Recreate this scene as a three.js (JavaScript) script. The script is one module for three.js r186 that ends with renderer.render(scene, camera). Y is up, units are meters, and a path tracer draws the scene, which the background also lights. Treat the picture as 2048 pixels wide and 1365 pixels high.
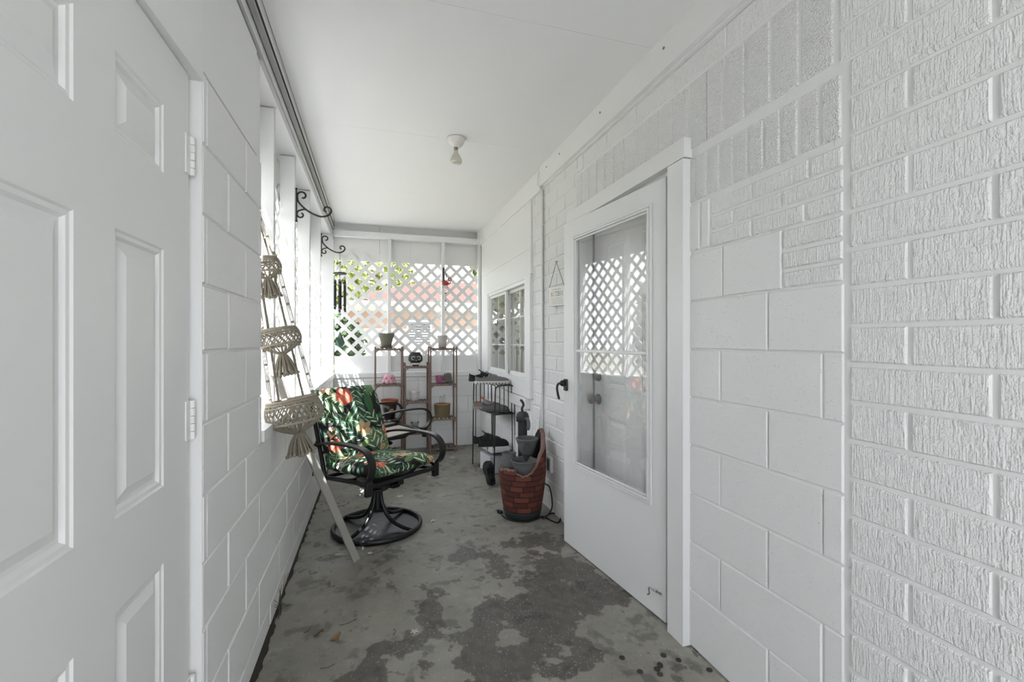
import * as THREE from 'three';
import { mergeGeometries } from 'three/addons/utils/BufferGeometryUtils.js';
import { RoundedBoxGeometry } from 'three/addons/geometries/RoundedBoxGeometry.js';
import { MarchingCubes } from 'three/addons/objects/MarchingCubes.js';

// ------------------------------------------------------------------ camera, sky, sun, exposure
const scene = new THREE.Scene();
const EYE = 1.29, FPX = 910, YAW = Math.atan(275 / 910);           // corridor runs along -z; lens looks a little to the right of it
const camera = new THREE.PerspectiveCamera(2 * Math.atan(682.5 / FPX) * 180 / Math.PI, 2048 / 1365, 0.05, 200);
camera.position.set(0, EYE, 0);
camera.lookAt(Math.sin(YAW), EYE, -Math.cos(YAW));

const renderer = new THREE.WebGLRenderer({ antialias: true });
renderer.toneMapping = THREE.LinearToneMapping;
renderer.toneMappingExposure = 2.12;
renderer.shadowMap.enabled = true;

const SUNDIR = new THREE.Vector3(-1.0, 2.85, 1.45).normalize();       // towards the sun: left, high, behind the camera
scene.background = new THREE.Color().setRGB(0.93, 0.98, 1.04);        // bright hazy sky
scene.backgroundIntensity = 2.9;

const sun = new THREE.DirectionalLight(0xffffff, 15);
sun.position.copy(SUNDIR).multiplyScalar(20); sun.position.z -= 3;
sun.target.position.set(0, 0, -3);
sun.castShadow = true;
sun.shadow.mapSize.set(4096, 4096);
Object.assign(sun.shadow.camera, { left: -12, right: 12, top: 12, bottom: -12, near: 1, far: 60 });
sun.shadow.radius = 1;
scene.add(sun, sun.target);

// ------------------------------------------------------------------ helpers
let seed = 7;
const rnd = () => { seed = (seed * 1664525 + 1013904223) >>> 0; return seed / 4294967296; };
const rr = (a, b) => a + (b - a) * rnd();
const V = (x, y, z) => new THREE.Vector3(x, y, z);
const taken = new Map();
function numbered(name) {
  const n = taken.get(name) ?? 0; taken.set(name, n + 1);
  return n ? name + '_' + String(n).padStart(3, '0') : name;
}
function mesh(name, geo, mat, parent) {
  const g = Array.isArray(geo) ? merge(geo) : geo;
  const m = new THREE.Mesh(g, mat); m.castShadow = m.receiveShadow = true;
  m.name = parent ? name : numbered(name);
  (parent ?? scene).add(m);
  return m;
}
function merge(list) {
  const l = list.map((g) => { const h = g.index ? g.toNonIndexed() : g; for (const k of Object.keys(h.attributes)) if (!['position', 'normal', 'uv'].includes(k)) h.deleteAttribute(k); return h; });
  return mergeGeometries(l);
}
function thing(name, label, category, pos = [0, 0, 0], turn = 0, group) {
  const o = new THREE.Group(); o.name = numbered(name); scene.add(o);
  o.position.set(...pos); o.rotation.y = turn; o.userData = { label, category };
  if (group) o.userData.group = group;
  return o;
}
function tag(o, label, category, group) { o.userData = { ...o.userData, label, category }; if (group) o.userData.group = group; return o; }
function struct(name, geo, mat, label, category) {
  const o = geo ? mesh(name, geo, mat) : (() => { const g = new THREE.Group(); g.name = numbered(name); scene.add(g); return g; })();
  o.userData = { kind: 'structure', label, category }; return o;
}
// box between planes; depth d is measured forward from the lens along the corridor (z = -d)
function B(x0, x1, y0, y1, d0, d1) {
  const g = new THREE.BoxGeometry(x1 - x0, y1 - y0, d1 - d0);
  g.translate((x0 + x1) / 2, (y0 + y1) / 2, -(d0 + d1) / 2);
  return worldUV(g);
}
function worldUV(g, s = 1) {   // uv in metres by dominant normal
  const p = g.attributes.position, n = g.attributes.normal, uv = new Float32Array(p.count * 2);
  for (let i = 0; i < p.count; i++) {
    const ax = Math.abs(n.getX(i)), ay = Math.abs(n.getY(i)), az = Math.abs(n.getZ(i));
    let u, v;
    if (ax >= ay && ax >= az) { u = p.getZ(i); v = p.getY(i); } else if (ay >= az) { u = p.getX(i); v = p.getZ(i); } else { u = p.getX(i); v = p.getY(i); }
    uv[2 * i] = u * s; uv[2 * i + 1] = v * s;
  }
  g.setAttribute('uv', new THREE.BufferAttribute(uv, 2)); return g;
}
const RB = (w, h, d, r = 0.004, x = 0, y = 0, z = 0, seg = 2) => { const g = new RoundedBoxGeometry(w, h, d, seg, Math.min(r, w / 2.01, h / 2.01, d / 2.01)); g.translate(x, y, z); return g; };
const cyl = (r0, r1, h, x = 0, y = 0, z = 0, seg = 24, open = false) => { const g = new THREE.CylinderGeometry(r1, r0, h, seg, 1, open); g.translate(x, y + h / 2, z); return g; };
function tube(pts, r, seg = 32, rad = 8, closed = false, tension = 0.5) {
  const c = new THREE.CatmullRomCurve3(pts.map((p) => p.isVector3 ? p : V(...p)), closed, 'catmullrom', tension);
  const g = new THREE.TubeGeometry(c, seg, r, rad, closed);
  if (closed) return g;
  const caps = [[0, -1], [1, 1]].map(([t, s]) => { const p = c.getPointAt(t), k = new THREE.SphereGeometry(r, rad, 4); k.translate(p.x, p.y, p.z); return k; });
  return merge([g, ...caps]);
}
function rod(a, b, r, rad = 8) { a = a.isVector3 ? a : V(...a); b = b.isVector3 ? b : V(...b);
  const L = a.distanceTo(b), g = new THREE.CylinderGeometry(r, r, L, rad); g.translate(0, L / 2, 0);
  g.applyQuaternion(new THREE.Quaternion().setFromUnitVectors(V(0, 1, 0), b.clone().sub(a).normalize())); g.translate(a.x, a.y, a.z); return g; }
const lathe = (pts, seg = 32) => new THREE.LatheGeometry(pts.map(([r, y]) => new THREE.Vector2(r, y)), seg);
const sphere = (r, x, y, z, sx = 1, sy = 1, sz = 1, a = 20, b = 14) => { const g = new THREE.SphereGeometry(r, a, b); g.scale(sx, sy, sz); g.translate(x, y, z); return g; };
// stroke of a 2-D polyline (z,y) as a band of given thickness, extruded along x by width
function band(pts, thick, width, x = 0, smooth = 8) {
  const c = new THREE.CatmullRomCurve3(pts.map(([a, b]) => V(a, b, 0)), false, 'catmullrom', 0.5), n = pts.length * smooth;
  const P = c.getSpacedPoints(n), L = [], R = [];
  P.forEach((p, i) => { const t = P[Math.min(i + 1, n)].clone().sub(P[Math.max(i - 1, 0)]).normalize(); L.push([p.x - t.y * thick / 2, p.y + t.x * thick / 2]); R.push([p.x + t.y * thick / 2, p.y - t.x * thick / 2]); });
  const s = new THREE.Shape([...L, ...R.reverse()].map(([a, b]) => new THREE.Vector2(a, b)));
  const g = new THREE.ExtrudeGeometry(s, { depth: width - 0.006, bevelEnabled: true, bevelSize: 0.003, bevelThickness: 0.003, bevelOffset: -0.003, bevelSegments: 2 });
  g.translate(0, 0, -(width - 0.006) / 2); g.rotateY(-Math.PI / 2); // shape x -> z, extrusion -> -x
  g.translate(x, 0, 0); return g;
}
function puff(w, h, t, seg = 26, edge = 0.35, wave = 0) {   // cushion: width along x, height along y, thickness along z
  const g = new THREE.BoxGeometry(1, 1, 1, seg, seg, 6), p = g.attributes.position, uv = g.attributes.uv;
  for (let i = 0; i < p.count; i++) {
    let x = p.getX(i) * 2, y = p.getY(i) * 2, z = p.getZ(i) * 2;
    const prof = (a) => Math.pow(Math.max(0, 1 - Math.pow(Math.abs(a), 5)), 0.5);
    let k = edge + (1 - edge) * prof(x) * prof(y);
    if (wave) k *= 1 - 0.30 * Math.exp(-Math.pow((y - 0.12) / 0.09, 2)) ;
    const round = 1 - 0.045 * (z * z) ;
    const cr = 1 - 0.02 * x * x * y * y;
    p.setXYZ(i, x * w / 2 * round * cr, y * h / 2 * round * cr, z * t / 2 * k);
    uv.setXY(i, x * w / 2 + w / 2 + z * 0.01, y * h / 2 + h / 2 + z * 0.01);
  }
  g.computeVertexNormals(); return g;
}
// noise
const NS = 256, NT = new Float32Array(NS * NS); for (let i = 0; i < NS * NS; i++) NT[i] = rnd();
function vn(x, y) { const xi = Math.floor(x), yi = Math.floor(y), fx = x - xi, fy = y - yi, sx = fx * fx * (3 - 2 * fx), sy = fy * fy * (3 - 2 * fy);
  const a = NT[(yi & 255) * NS + (xi & 255)], b = NT[(yi & 255) * NS + ((xi + 1) & 255)], c = NT[((yi + 1) & 255) * NS + (xi & 255)], d = NT[((yi + 1) & 255) * NS + ((xi + 1) & 255)];
  return (a + (b - a) * sx) * (1 - sy) + (c + (d - c) * sx) * sy; }
const fbm = (x, y, o = 4) => { let s = 0, a = 0.5, t = 0; for (let i = 0; i < o; i++) { s += a * vn(x, y); t += a; a *= 0.5; x = x * 2.03 + 17.3; y = y * 2.03 + 5.1; } return s / t; };
function dataTex(w, h, fn, srgb) {
  const d = new Uint8Array(w * h * 4);
  for (let j = 0; j < h; j++) for (let i = 0; i < w; i++) { const c = fn(i, j), k = (j * w + i) * 4; d[k] = c[0]; d[k + 1] = c[1]; d[k + 2] = c[2]; d[k + 3] = 255; }
  const t = new THREE.DataTexture(d, w, h); t.wrapS = t.wrapT = THREE.RepeatWrapping; t.magFilter = THREE.LinearFilter; t.minFilter = THREE.LinearMipmapLinearFilter; t.generateMipmaps = true;
  if (srgb) t.colorSpace = THREE.SRGBColorSpace; t.needsUpdate = true; return t;
}
const gray = (v) => { v = Math.max(0, Math.min(255, v * 255)) | 0; return [v, v, v]; };
// tileable-enough height fields, uv in metres
const ribH = dataTex(1024, 1024, (i, j) => {       // wire-cut face: short vertical ridges, 0.5 m a side
  const x = i / 1024 * 0.5, y = j / 1024 * 0.5;
  const w = vn(x * 210 + 1.1 * vn(x * 24, y * 60), y * 34 + Math.floor(x * 210) * 3.7);
  const f = 0.5 * vn(x * 420, y * 300) + 0.5 * vn(x * 130 + 7, y * 120);
  return gray(0.5 * w + 0.5 * f);
});
const pebH = dataTex(1024, 1024, (i, j) => { const x = i / 1024 * 0.5, y = j / 1024 * 0.5; return gray(0.65 * vn(x * 260, y * 260) + 0.35 * vn(x * 520 + 9, y * 520)); });
const smoothH = dataTex(1024, 1024, (i, j) => { const x = i / 1024, y = j / 1024; const pore = vn(x * 230, y * 230); return gray(0.55 + 0.3 * fbm(x * 60, y * 60, 3) - (pore > 0.86 ? (pore - 0.86) * 5 : 0)); });
for (const t of [ribH, pebH]) t.repeat.set(2, 2);
const plainH = dataTex(512, 512, (i, j) => gray(fbm(i / 512 * 40, j / 512 * 40, 3)));
const woodH = dataTex(512, 512, (i, j) => gray(0.6 * vn(i / 512 * 90, j / 512 * 6) + 0.4 * vn(i / 512 * 220, j / 512 * 14)));

const std = (c, rough = 0.6, o = {}) => new THREE.MeshStandardMaterial({ color: c, roughness: rough, ...o });
const WHITE = new THREE.Color().setRGB(0.80, 0.80, 0.795);
const M = {
  rib: std(WHITE, 0.6, { bumpMap: ribH, bumpScale: 0.0046 }),
  pebble: std(WHITE, 0.6, { bumpMap: pebH, bumpScale: 0.006 }),
  block: std(WHITE, 0.55, { bumpMap: smoothH, bumpScale: 0.0024 }),
  mortar: std(WHITE, 0.65, { bumpMap: plainH, bumpScale: 0.002 }),
  paint: std(WHITE, 0.5, { bumpMap: plainH, bumpScale: 0.0006 }),
  trim: std(WHITE, 0.45, { bumpMap: woodH, bumpScale: 0.0006 }),
  door: std(new THREE.Color().setRGB(0.78, 0.78, 0.775), 0.42),
  metalWhite: std(new THREE.Color().setRGB(0.78, 0.78, 0.77), 0.35),
  black: std(0x161718, 0.42),
  blackIron: std(0x1b1b1c, 0.5),
  rubber: std(0x111112, 0.7),
  chrome: std(0xb9bab8, 0.25, { metalness: 0.9 }),
  dull: std(0x8d8c88, 0.45, { metalness: 0.6 }),
  grey: std(0x6b6b69, 0.7),
  dark: std(0x2a2a29, 0.8),
  glass: new THREE.MeshPhysicalMaterial({ color: 0xffffff, roughness: 0.02, transmission: 1, thickness: 0, ior: 1.5 }),
};

// ------------------------------------------------------------------ masonry pieces
// axis: 'xr' face looks to -x (right wall), 'xl' face looks to +x (left wall), 'zb' face looks to +z (back wall)
function blockGeo(axis, face, a0, a1, y0, y1, wide = false, bev = 0.004, depth = 0.012) {
  const j = () => rr(-0.0012, 0.0012), proud = rr(-0.0012, 0.0012);
  const g = wide === 2 ? 0.0072 : wide ? 0.0058 : 0.0028; a0 += g + j(); a1 -= g + j(); y0 += g + j(); y1 -= g + j();
  const q = [[a0, y0, -depth], [a1, y0, -depth], [a1, y1, -depth], [a0, y1, -depth], [a0, y0, -bev], [a1, y0, -bev], [a1, y1, -bev], [a0, y1, -bev],
    [a0 + bev, y0 + bev, proud], [a1 - bev, y0 + bev, proud], [a1 - bev, y1 - bev, proud], [a0 + bev, y1 - bev, proud]];
  const W = q.map(([a, y, h]) => axis === 'xr' ? [face - h, y, -a] : axis === 'xl' ? [face + h, y, -a] : [a, y, -face + h]);
  const quads = [[8, 9, 10, 11]]; for (let k = 0; k < 4; k++) { const n = (k + 1) % 4; quads.push([4 + k, 4 + n, 8 + n, 8 + k], [k, n, 4 + n, 4 + k]); }
  const pos = [], uv = [], flip = axis === 'xl';
  for (const f of quads) for (const t of flip ? [0, 2, 1, 0, 3, 2] : [0, 1, 2, 0, 2, 3]) { const v = W[f[t]]; pos.push(...v); uv.push(q[f[t]][0], q[f[t]][1]); }
  const geo = new THREE.BufferGeometry(); geo.setAttribute('position', new THREE.Float32BufferAttribute(pos, 3)); geo.setAttribute('uv', new THREE.Float32BufferAttribute(uv, 2)); geo.computeVertexNormals();
  return geo;
}
function course(wall, axis, face, a0, a1, y0, y1, joints, mat, name) {
  const e = [a0, ...joints.filter((d) => d > a0 + 0.03 && d < a1 - 0.03).sort((p, q) => p - q), a1];
  for (let i = 0; i < e.length - 1; i++) mesh(name, blockGeo(axis, face, e[i], e[i + 1], y0, y1, name === 'upright_brick' ? 2 : name !== 'block'), mat, wall);
}
const series = (start, step, lo, hi) => { const r = []; let s = start; while (s > lo) s -= step; for (; s < hi; s += step) r.push(s); return r; };

// ------------------------------------------------------------------ floor and ceiling
const REAR = -1.6;                                              // the porch goes on a little behind the lens
function groundAt(px, py) { const a = (px - 1024) / FPX, b = (682.5 - py) / FPX, c = Math.cos(YAW), s = Math.sin(YAW), t = -EYE / b; return [(a * c + s) * t, (-a * s + c) * t]; }
const worn = [[869, 1217, 25, 30], [925, 1107, 40, 20], [976, 1214, 30, 25], [861, 1240, 25, 22], [834, 1286, 60, 22], [757, 1297, 26, 10], [740, 1330, 26, 20], [955, 1289, 45, 35], [848, 1335, 42, 22], [714, 1356, 34, 16],
  [1055, 1088, 42, 25], [1127, 1128, 62, 35], [1181, 1160, 48, 32], [1074, 1187, 62, 42], [1034, 1222, 48, 32], [1082, 1230, 34, 32], [993, 1134, 30, 20], [975, 1249, 24, 24], [1114, 1254, 54, 44], [1090, 1290, 50, 30], [1020, 1334, 44, 32], [1181, 1302, 30, 26], [1127, 1348, 40, 22], [953, 1307, 30, 30], [1220, 1190, 30, 22], [1150, 1210, 40, 30]]
  .map(([x, y, rx, ry]) => { const c = groundAt(x, y), e = groundAt(x + rx, y), f = groundAt(x, y - ry), g = groundAt(x, y + ry); return [c[0], c[1], Math.abs(e[0] - c[0]) * 1.05, Math.abs(f[1] - g[1]) / 2]; });
const FX0 = -0.7, FX1 = 1.5, FD0 = -1.7, FD1 = 5.9;
const floorTex = dataTex(1024, 2048, (i, j) => {
  const x = FX0 + (i + 0.5) / 1024 * (FX1 - FX0), d = FD0 + (j + 0.5) / 2048 * (FD1 - FD0);
  let m = 0; for (const [cx, cd, rx, rd] of worn) { const u = (x - cx) / rx, v = (d - cd) / rd, q = u * u + v * v; if (q < 6) m += Math.exp(-q * 0.9); }
  if (d < 1.55) m = Math.max(m, 0.9 * Math.max(0, 1 - Math.pow((x - 0.45) / 0.6, 2)));
  const n = fbm(x * 9 + 3, d * 9, 5), n2 = fbm(x * 30, d * 30 + 8, 4), st = fbm(x * 3.2 + 40, d * 3.2, 4);
  const wornK = Math.min(1, Math.max(0, (m * 0.75 + (n - 0.5) * 1.7 + (n2 - 0.5) * 0.9 - 0.38) * 7));
  const edge = 0;
  let c = [136 + (st - 0.5) * 40 + (n2 - 0.5) * 18, 133 + (st - 0.5) * 40 + (n2 - 0.5) * 18, 125 + (st - 0.5) * 38 + (n2 - 0.5) * 18];
  const scuffs = Math.min(1, Math.max(0, (fbm(x * 5 + 80, d * 12, 4) - 0.56) * 8)) * 0.5;
  c = c.map((v) => v + scuffs * 11);
  const w = [90 + (n2 - 0.5) * 30, 86 + (n2 - 0.5) * 30, 80 + (n2 - 0.5) * 28];
  c = c.map((v, k) => v + (w[k] - v) * wornK);
  const dirt = Math.min(1, Math.max(0, (fbm(x * 14 + 5, d * 14 + 60, 4) - 0.60) * 7)); c = c.map((v) => v * (1 - 0.22 * dirt));
  const fl = NT[((i * 7 + j * 131) * 2654435761 >>> 16) & 65535]; // loose flakes of paint
  if (fl > 0.9986 - 0.013 * wornK * (vn(x * 6, d * 6) > 0.45 ? 1 : 0.2)) c = [222, 221, 217];
  else if (fl < 0.0012) c = [52, 48, 44];
  return c.map((v) => Math.max(0, Math.min(255, v)));
}, true);
floorTex.wrapS = floorTex.wrapT = THREE.ClampToEdgeWrapping;
const floorH = dataTex(1024, 1024, (i, j) => gray(0.6 * fbm(i / 1024 * 30, j / 1024 * 30, 5) + 0.4 * vn(i / 3.1, j / 3.1)));
floorH.repeat.set(1, 3);
{
  const g = B(-0.66, 1.49, -0.2, 0, REAR, 5.78), p = g.attributes.position, uv = g.attributes.uv;
  for (let i = 0; i < p.count; i++) uv.setXY(i, (p.getX(i) - FX0) / (FX1 - FX0), (-p.getZ(i) - FD0) / (FD1 - FD0));
  const fl = struct('floor', g, std(0xffffff, 0.5, { map: floorTex, bumpMap: floorH, bumpScale: 0.0025 }), 'worn grey painted concrete porch floor with dark bare patches', 'floor');
  // soil caught in the open joint along the left wall
  const pos = []; let prev = null;
  for (let k = 0; k <= 150; k++) { const d = 1.45 + k * 0.0275, w = 0.006 + 0.016 * vn(d * 22, 3) + (d < 2.3 ? 0.012 * vn(d * 40, 9) : 0), cur = [[-0.4535, d], [-0.449 + w, d]]; if (prev) { const [a, b] = prev, [c2, e] = cur; for (const q of [a, b, e, a, e, c2]) pos.push(q[0], 0.0022, -q[1]); } prev = cur; }
  const jg = new THREE.BufferGeometry(); jg.setAttribute('position', new THREE.Float32BufferAttribute(pos, 3)); jg.computeVertexNormals();
  mesh('soil_joint', jg, std(0x35302a, 0.95), fl);
}
const ceil = struct('ceiling', [B(-0.74, 1.49, 2.672, 2.82, REAR - 0.1, 5.95)], M.paint, 'flat white painted porch ceiling of wide sheets', 'ceiling');
{ // plywood sheets with fine seams
  const cuts = [REAR, -0.6, 0.62, 1.84, 3.06, 4.28, 5.6];
  for (let k = 0; k < cuts.length - 1; k++) mesh('sheet', B(-0.43, 1.285, 2.655, 2.671, cuts[k] + 0.0009, cuts[k + 1] - 0.0009), M.paint, ceil);
  mesh('edge_board', B(-0.64, -0.4335, 2.645, 2.671, REAR, 5.6), M.trim, ceil);
  mesh('batten', B(1.12, 1.165, 2.635, 2.655, 0.2, 1.42), M.trim, ceil);
}

// ------------------------------------------------------------------ right wall
const RX = 1.28;
const wallR = struct('wall_right', [
  B(RX + 0.0058, 1.487, 0, 2.672, REAR, 1.70), B(RX + 0.0058, 1.487, 2.075, 2.672, 1.70, 2.735), B(RX + 0.0058, 1.487, 0, 2.672, 2.735, 3.75),
  B(RX + 0.0058, 1.487, 0, 0.90, 3.75, 5.14), B(RX + 0.0058, 1.487, 1.85, 2.672, 3.75, 5.14), B(RX + 0.0058, 1.487, 0, 2.672, 5.14, 5.78)], M.mortar, 'white painted masonry wall of plain blocks and ribbed bricks', 'wall');
for (let k = -13; k < 13; k++) {     // long ribbed bricks nearest the lens
  const y0 = Math.max(0, 1.332 + k * 0.1077), y1 = Math.min(2.66, 1.332 + (k + 1) * 0.1077); if (y1 - y0 < 0.03) continue;
  course(wallR, 'xr', RX, REAR, y0 > 2.08 ? 0.988 : 0.955, y0, y1, series(k & 1 ? 0.802 : 0.638, 0.328, REAR, 1), M.rib, 'ribbed_brick');
}
{
  const rows = [0, 0.038, 0.241, 0.444, 0.647, 0.85, 1.053, 1.256, 1.458];
  for (let i = 0; i < rows.length - 1; i++) { if (i === 0) continue; course(wallR, 'xr', RX, 0.968, 1.66, i === 1 ? 0.0 : rows[i], rows[i + 1], (rows.length - 2 - i) % 2 === 0 ? [1.23] : [1.032, 1.453], M.block, 'block'); }
  course(wallR, 'xr', RX, 1.175, 1.66, 1.458, 1.658, [1.44], M.block, 'block');
  for (const [y0, y1] of [[1.458, 1.52], [1.52, 1.585], [1.585, 1.656]]) course(wallR, 'xr', RX, 0.968, 1.175, y0, y1, [], M.rib, 'ribbed_brick');
  course(wallR, 'xr', RX, 0.968, 1.508, 1.788, 1.857, [1.297, 1.076], M.rib, 'ribbed_brick');
  course(wallR, 'xr', RX, 0.968, 1.508, 1.725, 1.788, [1.387, 1.177], M.rib, 'ribbed_brick');
  course(wallR, 'xr', RX, 0.968, 1.508, 1.658, 1.725, [1.299, 1.091], M.rib, 'ribbed_brick');
  course(wallR, 'xr', RX, 1.508, 1.66, 1.66, 1.868, [1.565], M.block, 'upright_brick');
  course(wallR, 'xr', RX, 0.972, 1.66, 1.87, 2.066, [0.976, 1.042, 1.112, 1.179, 1.247, 1.317, 1.387, 1.455, 1.525, 1.593], M.pebble, 'upright_brick');
  course(wallR, 'xr', RX, 0.995, 2.75, 2.094, 2.388, [1.11, 1.218, 1.329, 1.437, 1.538, ...series(1.64, 0.104, 1.6, 2.7)], M.pebble, 'upright_brick');
  course(wallR, 'xr', RX, 0.995, 2.75, 2.394, 2.50, series(1.42, 0.31, 1, 2.7), M.rib, 'ribbed_brick');
  for (let k = 0; k < 24; k++) { const y0 = 0.02 + k * 0.1045; course(wallR, 'xr', RX, 2.752, 3.64, y0, Math.min(y0 + 0.1045, 2.52), series(k & 1 ? 2.95 : 3.10, 0.31, 2.7, 3.6), y0 > 0.92 ? M.rib : M.block, y0 > 0.92 ? 'ribbed_brick' : 'brick'); }
  const low = [0, 0.203, 0.406, 0.609, 0.80];
  for (let i = 0; i < 4; i++) course(wallR, 'xr', RX, 3.64, 5.57, low[i], low[i + 1], series(i & 1 ? 3.8 : 4.0, 0.406, 3.6, 5.5), M.block, 'block');
}
// long boards under the ceiling
{ const t = struct('trim_1', [B(1.238, 1.286, 2.505, 2.656, REAR, 3.355)], M.trim, 'white board beam along the top of the masonry wall', 'trim'); mesh('lower_lip', B(1.262, 1.286, 2.494, 2.504, REAR, 3.355), M.trim, t); for (const d of [1.75, 2.35, 2.95, 3.2]) { const n = new THREE.CylinderGeometry(0.006, 0.006, 0.004, 10); n.rotateZ(Math.PI / 2); n.translate(1.2365, 2.60, -d); mesh('nail_head', n, M.dull, t); } }
struct('trim_2', [B(1.256, 1.286, 2.488, 2.656, 3.40, 5.6)], M.trim, 'white board continuing the beam above the window', 'trim');

// ------------------------------------------------------------------ left wall
const LX = -0.45;
const wallL = struct('wall_left', [
  B(-0.65, LX - 0.0052, 0, 0.865, 2.11, 5.78), B(-0.65, LX - 0.0052, 0, 2.45, 1.437, 2.11), B(-0.65, LX - 0.0052, 0, 1.999, REAR, 0.55), B(-0.65, -0.483, 1.9995, 2.45, REAR, 0.549), B(-0.65, -0.483, 2.005, 2.45, 0.55, 1.437)], M.mortar, 'white painted block wall with posts standing on its low part', 'wall');
{
  const top = [2.03, 1.833, 1.64, 1.447, 1.26, 1.062, 0.865, 0.676, 0.493, 0.298, 0.1, 0];
  for (let i = 0; i < top.length - 1; i++) {
    const half = i % 2 === 0, y1 = top[i], y0 = top[i + 1];
    course(wallL, 'xl', LX, 1.437, i < 6 ? 2.112 : 5.575, y0, y1, series(half ? 1.875 : 1.665, 0.406, 1.4, 5.5), M.block, 'block');
    course(wallL, 'xl', LX, REAR, 0.55, y0, Math.min(y1, 1.999), series(half ? 0.3 : 0.1, 0.406, REAR, 0.5), M.block, 'block');
    if (i < 6) { const e = B(-0.64, -0.452, y0 + 0.004, y1 - 0.004, 2.109, 2.116); mesh('block_end', e, M.block, wallL); }
  }
  mesh('header_board', [B(-0.462, -0.4485, 2.03, 2.447, 1.437, 2.03), B(-0.482, -0.4705, 2.0005, 2.447, REAR, 0.75), (() => { const g = B(-0.482, -0.4487, 2.0005, 2.447, 0.75, 1.4365), p = g.attributes.position; for (let i = 0; i < p.count; i++) if (p.getX(i) > -0.46 && p.getZ(i) > -0.8) p.setX(i, -0.4705); g.computeVertexNormals(); return g; })()], M.paint, wallL);
  mesh('sill', [B(-0.66, -0.44, 0.868, 0.915, 2.118, 5.57)], M.trim, wallL);
  for (const d of [2.62, 3.27, 3.98, 4.755]) mesh('post', RB(0.089, 1.584, 0.038, 0.003, -0.5445, 1.709, -(d + 0.019)), M.trim, wallL);
  mesh('corner_post', B(-0.60, -0.447, 0.916, 2.505, 5.535, 5.575), M.trim, wallL);
  mesh('siding', B(-0.632, -0.618, 2.235, 2.62, 2.118, 5.70), M.paint, wallL);
}
{
  const t = struct('trim_3', [B(-0.645, -0.462, 2.508, 2.60, 2.06, 5.575), B(-0.60, -0.462, 2.452, 2.60, REAR, 2.058)], M.trim, 'white header beam over the posts along the lattice side', 'trim');
  mesh('rail', [B(-0.459, -0.444, 2.452, 2.475, REAR, 5.57), B(-0.457, -0.436, 2.565, 2.585, REAR, 5.57)], std(0xa3a3a1, 0.5), t);
  mesh('track_slot', B(-0.455, -0.437, 2.597, 2.612, REAR, 5.57), M.dark, t);
  mesh('fillet', B(-0.60, -0.437, 2.614, 2.642, REAR, 5.59), M.trim, t);
}

// ------------------------------------------------------------------ back wall
const wallB = struct('wall_back', [B(-0.455, 1.287, 0, 0.86, 5.577, 5.78)], M.mortar, 'white low block wall at the far end with studs on it', 'wall');
{
  const r = [0, 0.203, 0.406, 0.609, 0.812];
  for (let i = 0; i < 4; i++) course(wallB, 'zb', 5.57, -0.448, 1.279, r[i], r[i + 1], series(i & 1 ? 0.1 : 0.3, 0.406, -0.4, 1.25), M.block, 'block');
  course(wallB, 'zb', 5.57, -0.448, 1.279, 0.812, 0.862, series(0.5, 0.62, -0.4, 1.25), M.block, 'block');
  mesh('ledge', B(-0.446, 1.28, 0.864, 0.915, 5.558, 5.70), M.trim, wallB);
  mesh('lower_panel', B(-0.445, 1.28, 0.916, 1.112, 5.652, 5.662), M.paint, wallB);
  for (const x of [0.152, 0.79]) mesh('stud', RB(0.037, 1.582, 0.072, 0.002, x + 0.018, 1.707, -5.614), M.trim, wallB);
  mesh('stud', B(1.246, 1.279, 0.916, 2.50, 5.575, 5.65), M.trim, wallB);
  mesh('header', B(-0.445, 1.28, 2.50, 2.568, 5.576, 5.65), M.trim, wallB);
  for (const [a, b] of [[-0.64, 0.058], [0.060, 0.42], [0.4215, 1.40]]) mesh('upper_panel', B(a, b, 2.238, 2.672, 5.682, 5.694), M.paint, wallB);
  mesh('seam_backing', [B(0.04, 0.08, 2.238, 2.672, 5.6945, 5.70), B(0.40, 0.44, 2.238, 2.672, 5.6945, 5.70)], M.dark, wallB);
  mesh('corner_strip', B(1.228, 1.262, 2.51, 2.655, 5.53, 5.575), M.trim, wallB);
}

struct('wall_front_added', [B(-0.65, -0.25, 0, 2.67, REAR - 0.12, REAR - 0.001), B(0.88, 1.487, 0, 2.67, REAR - 0.12, REAR - 0.001), B(-0.25, 0.88, 2.20, 2.67, REAR - 0.12, REAR - 0.001)], M.paint, 'white unseen wall added behind the lens, its opening sized for the daylight', 'wall');  // unseen wall added behind the lens; its opening sets how much daylight enters

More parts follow.
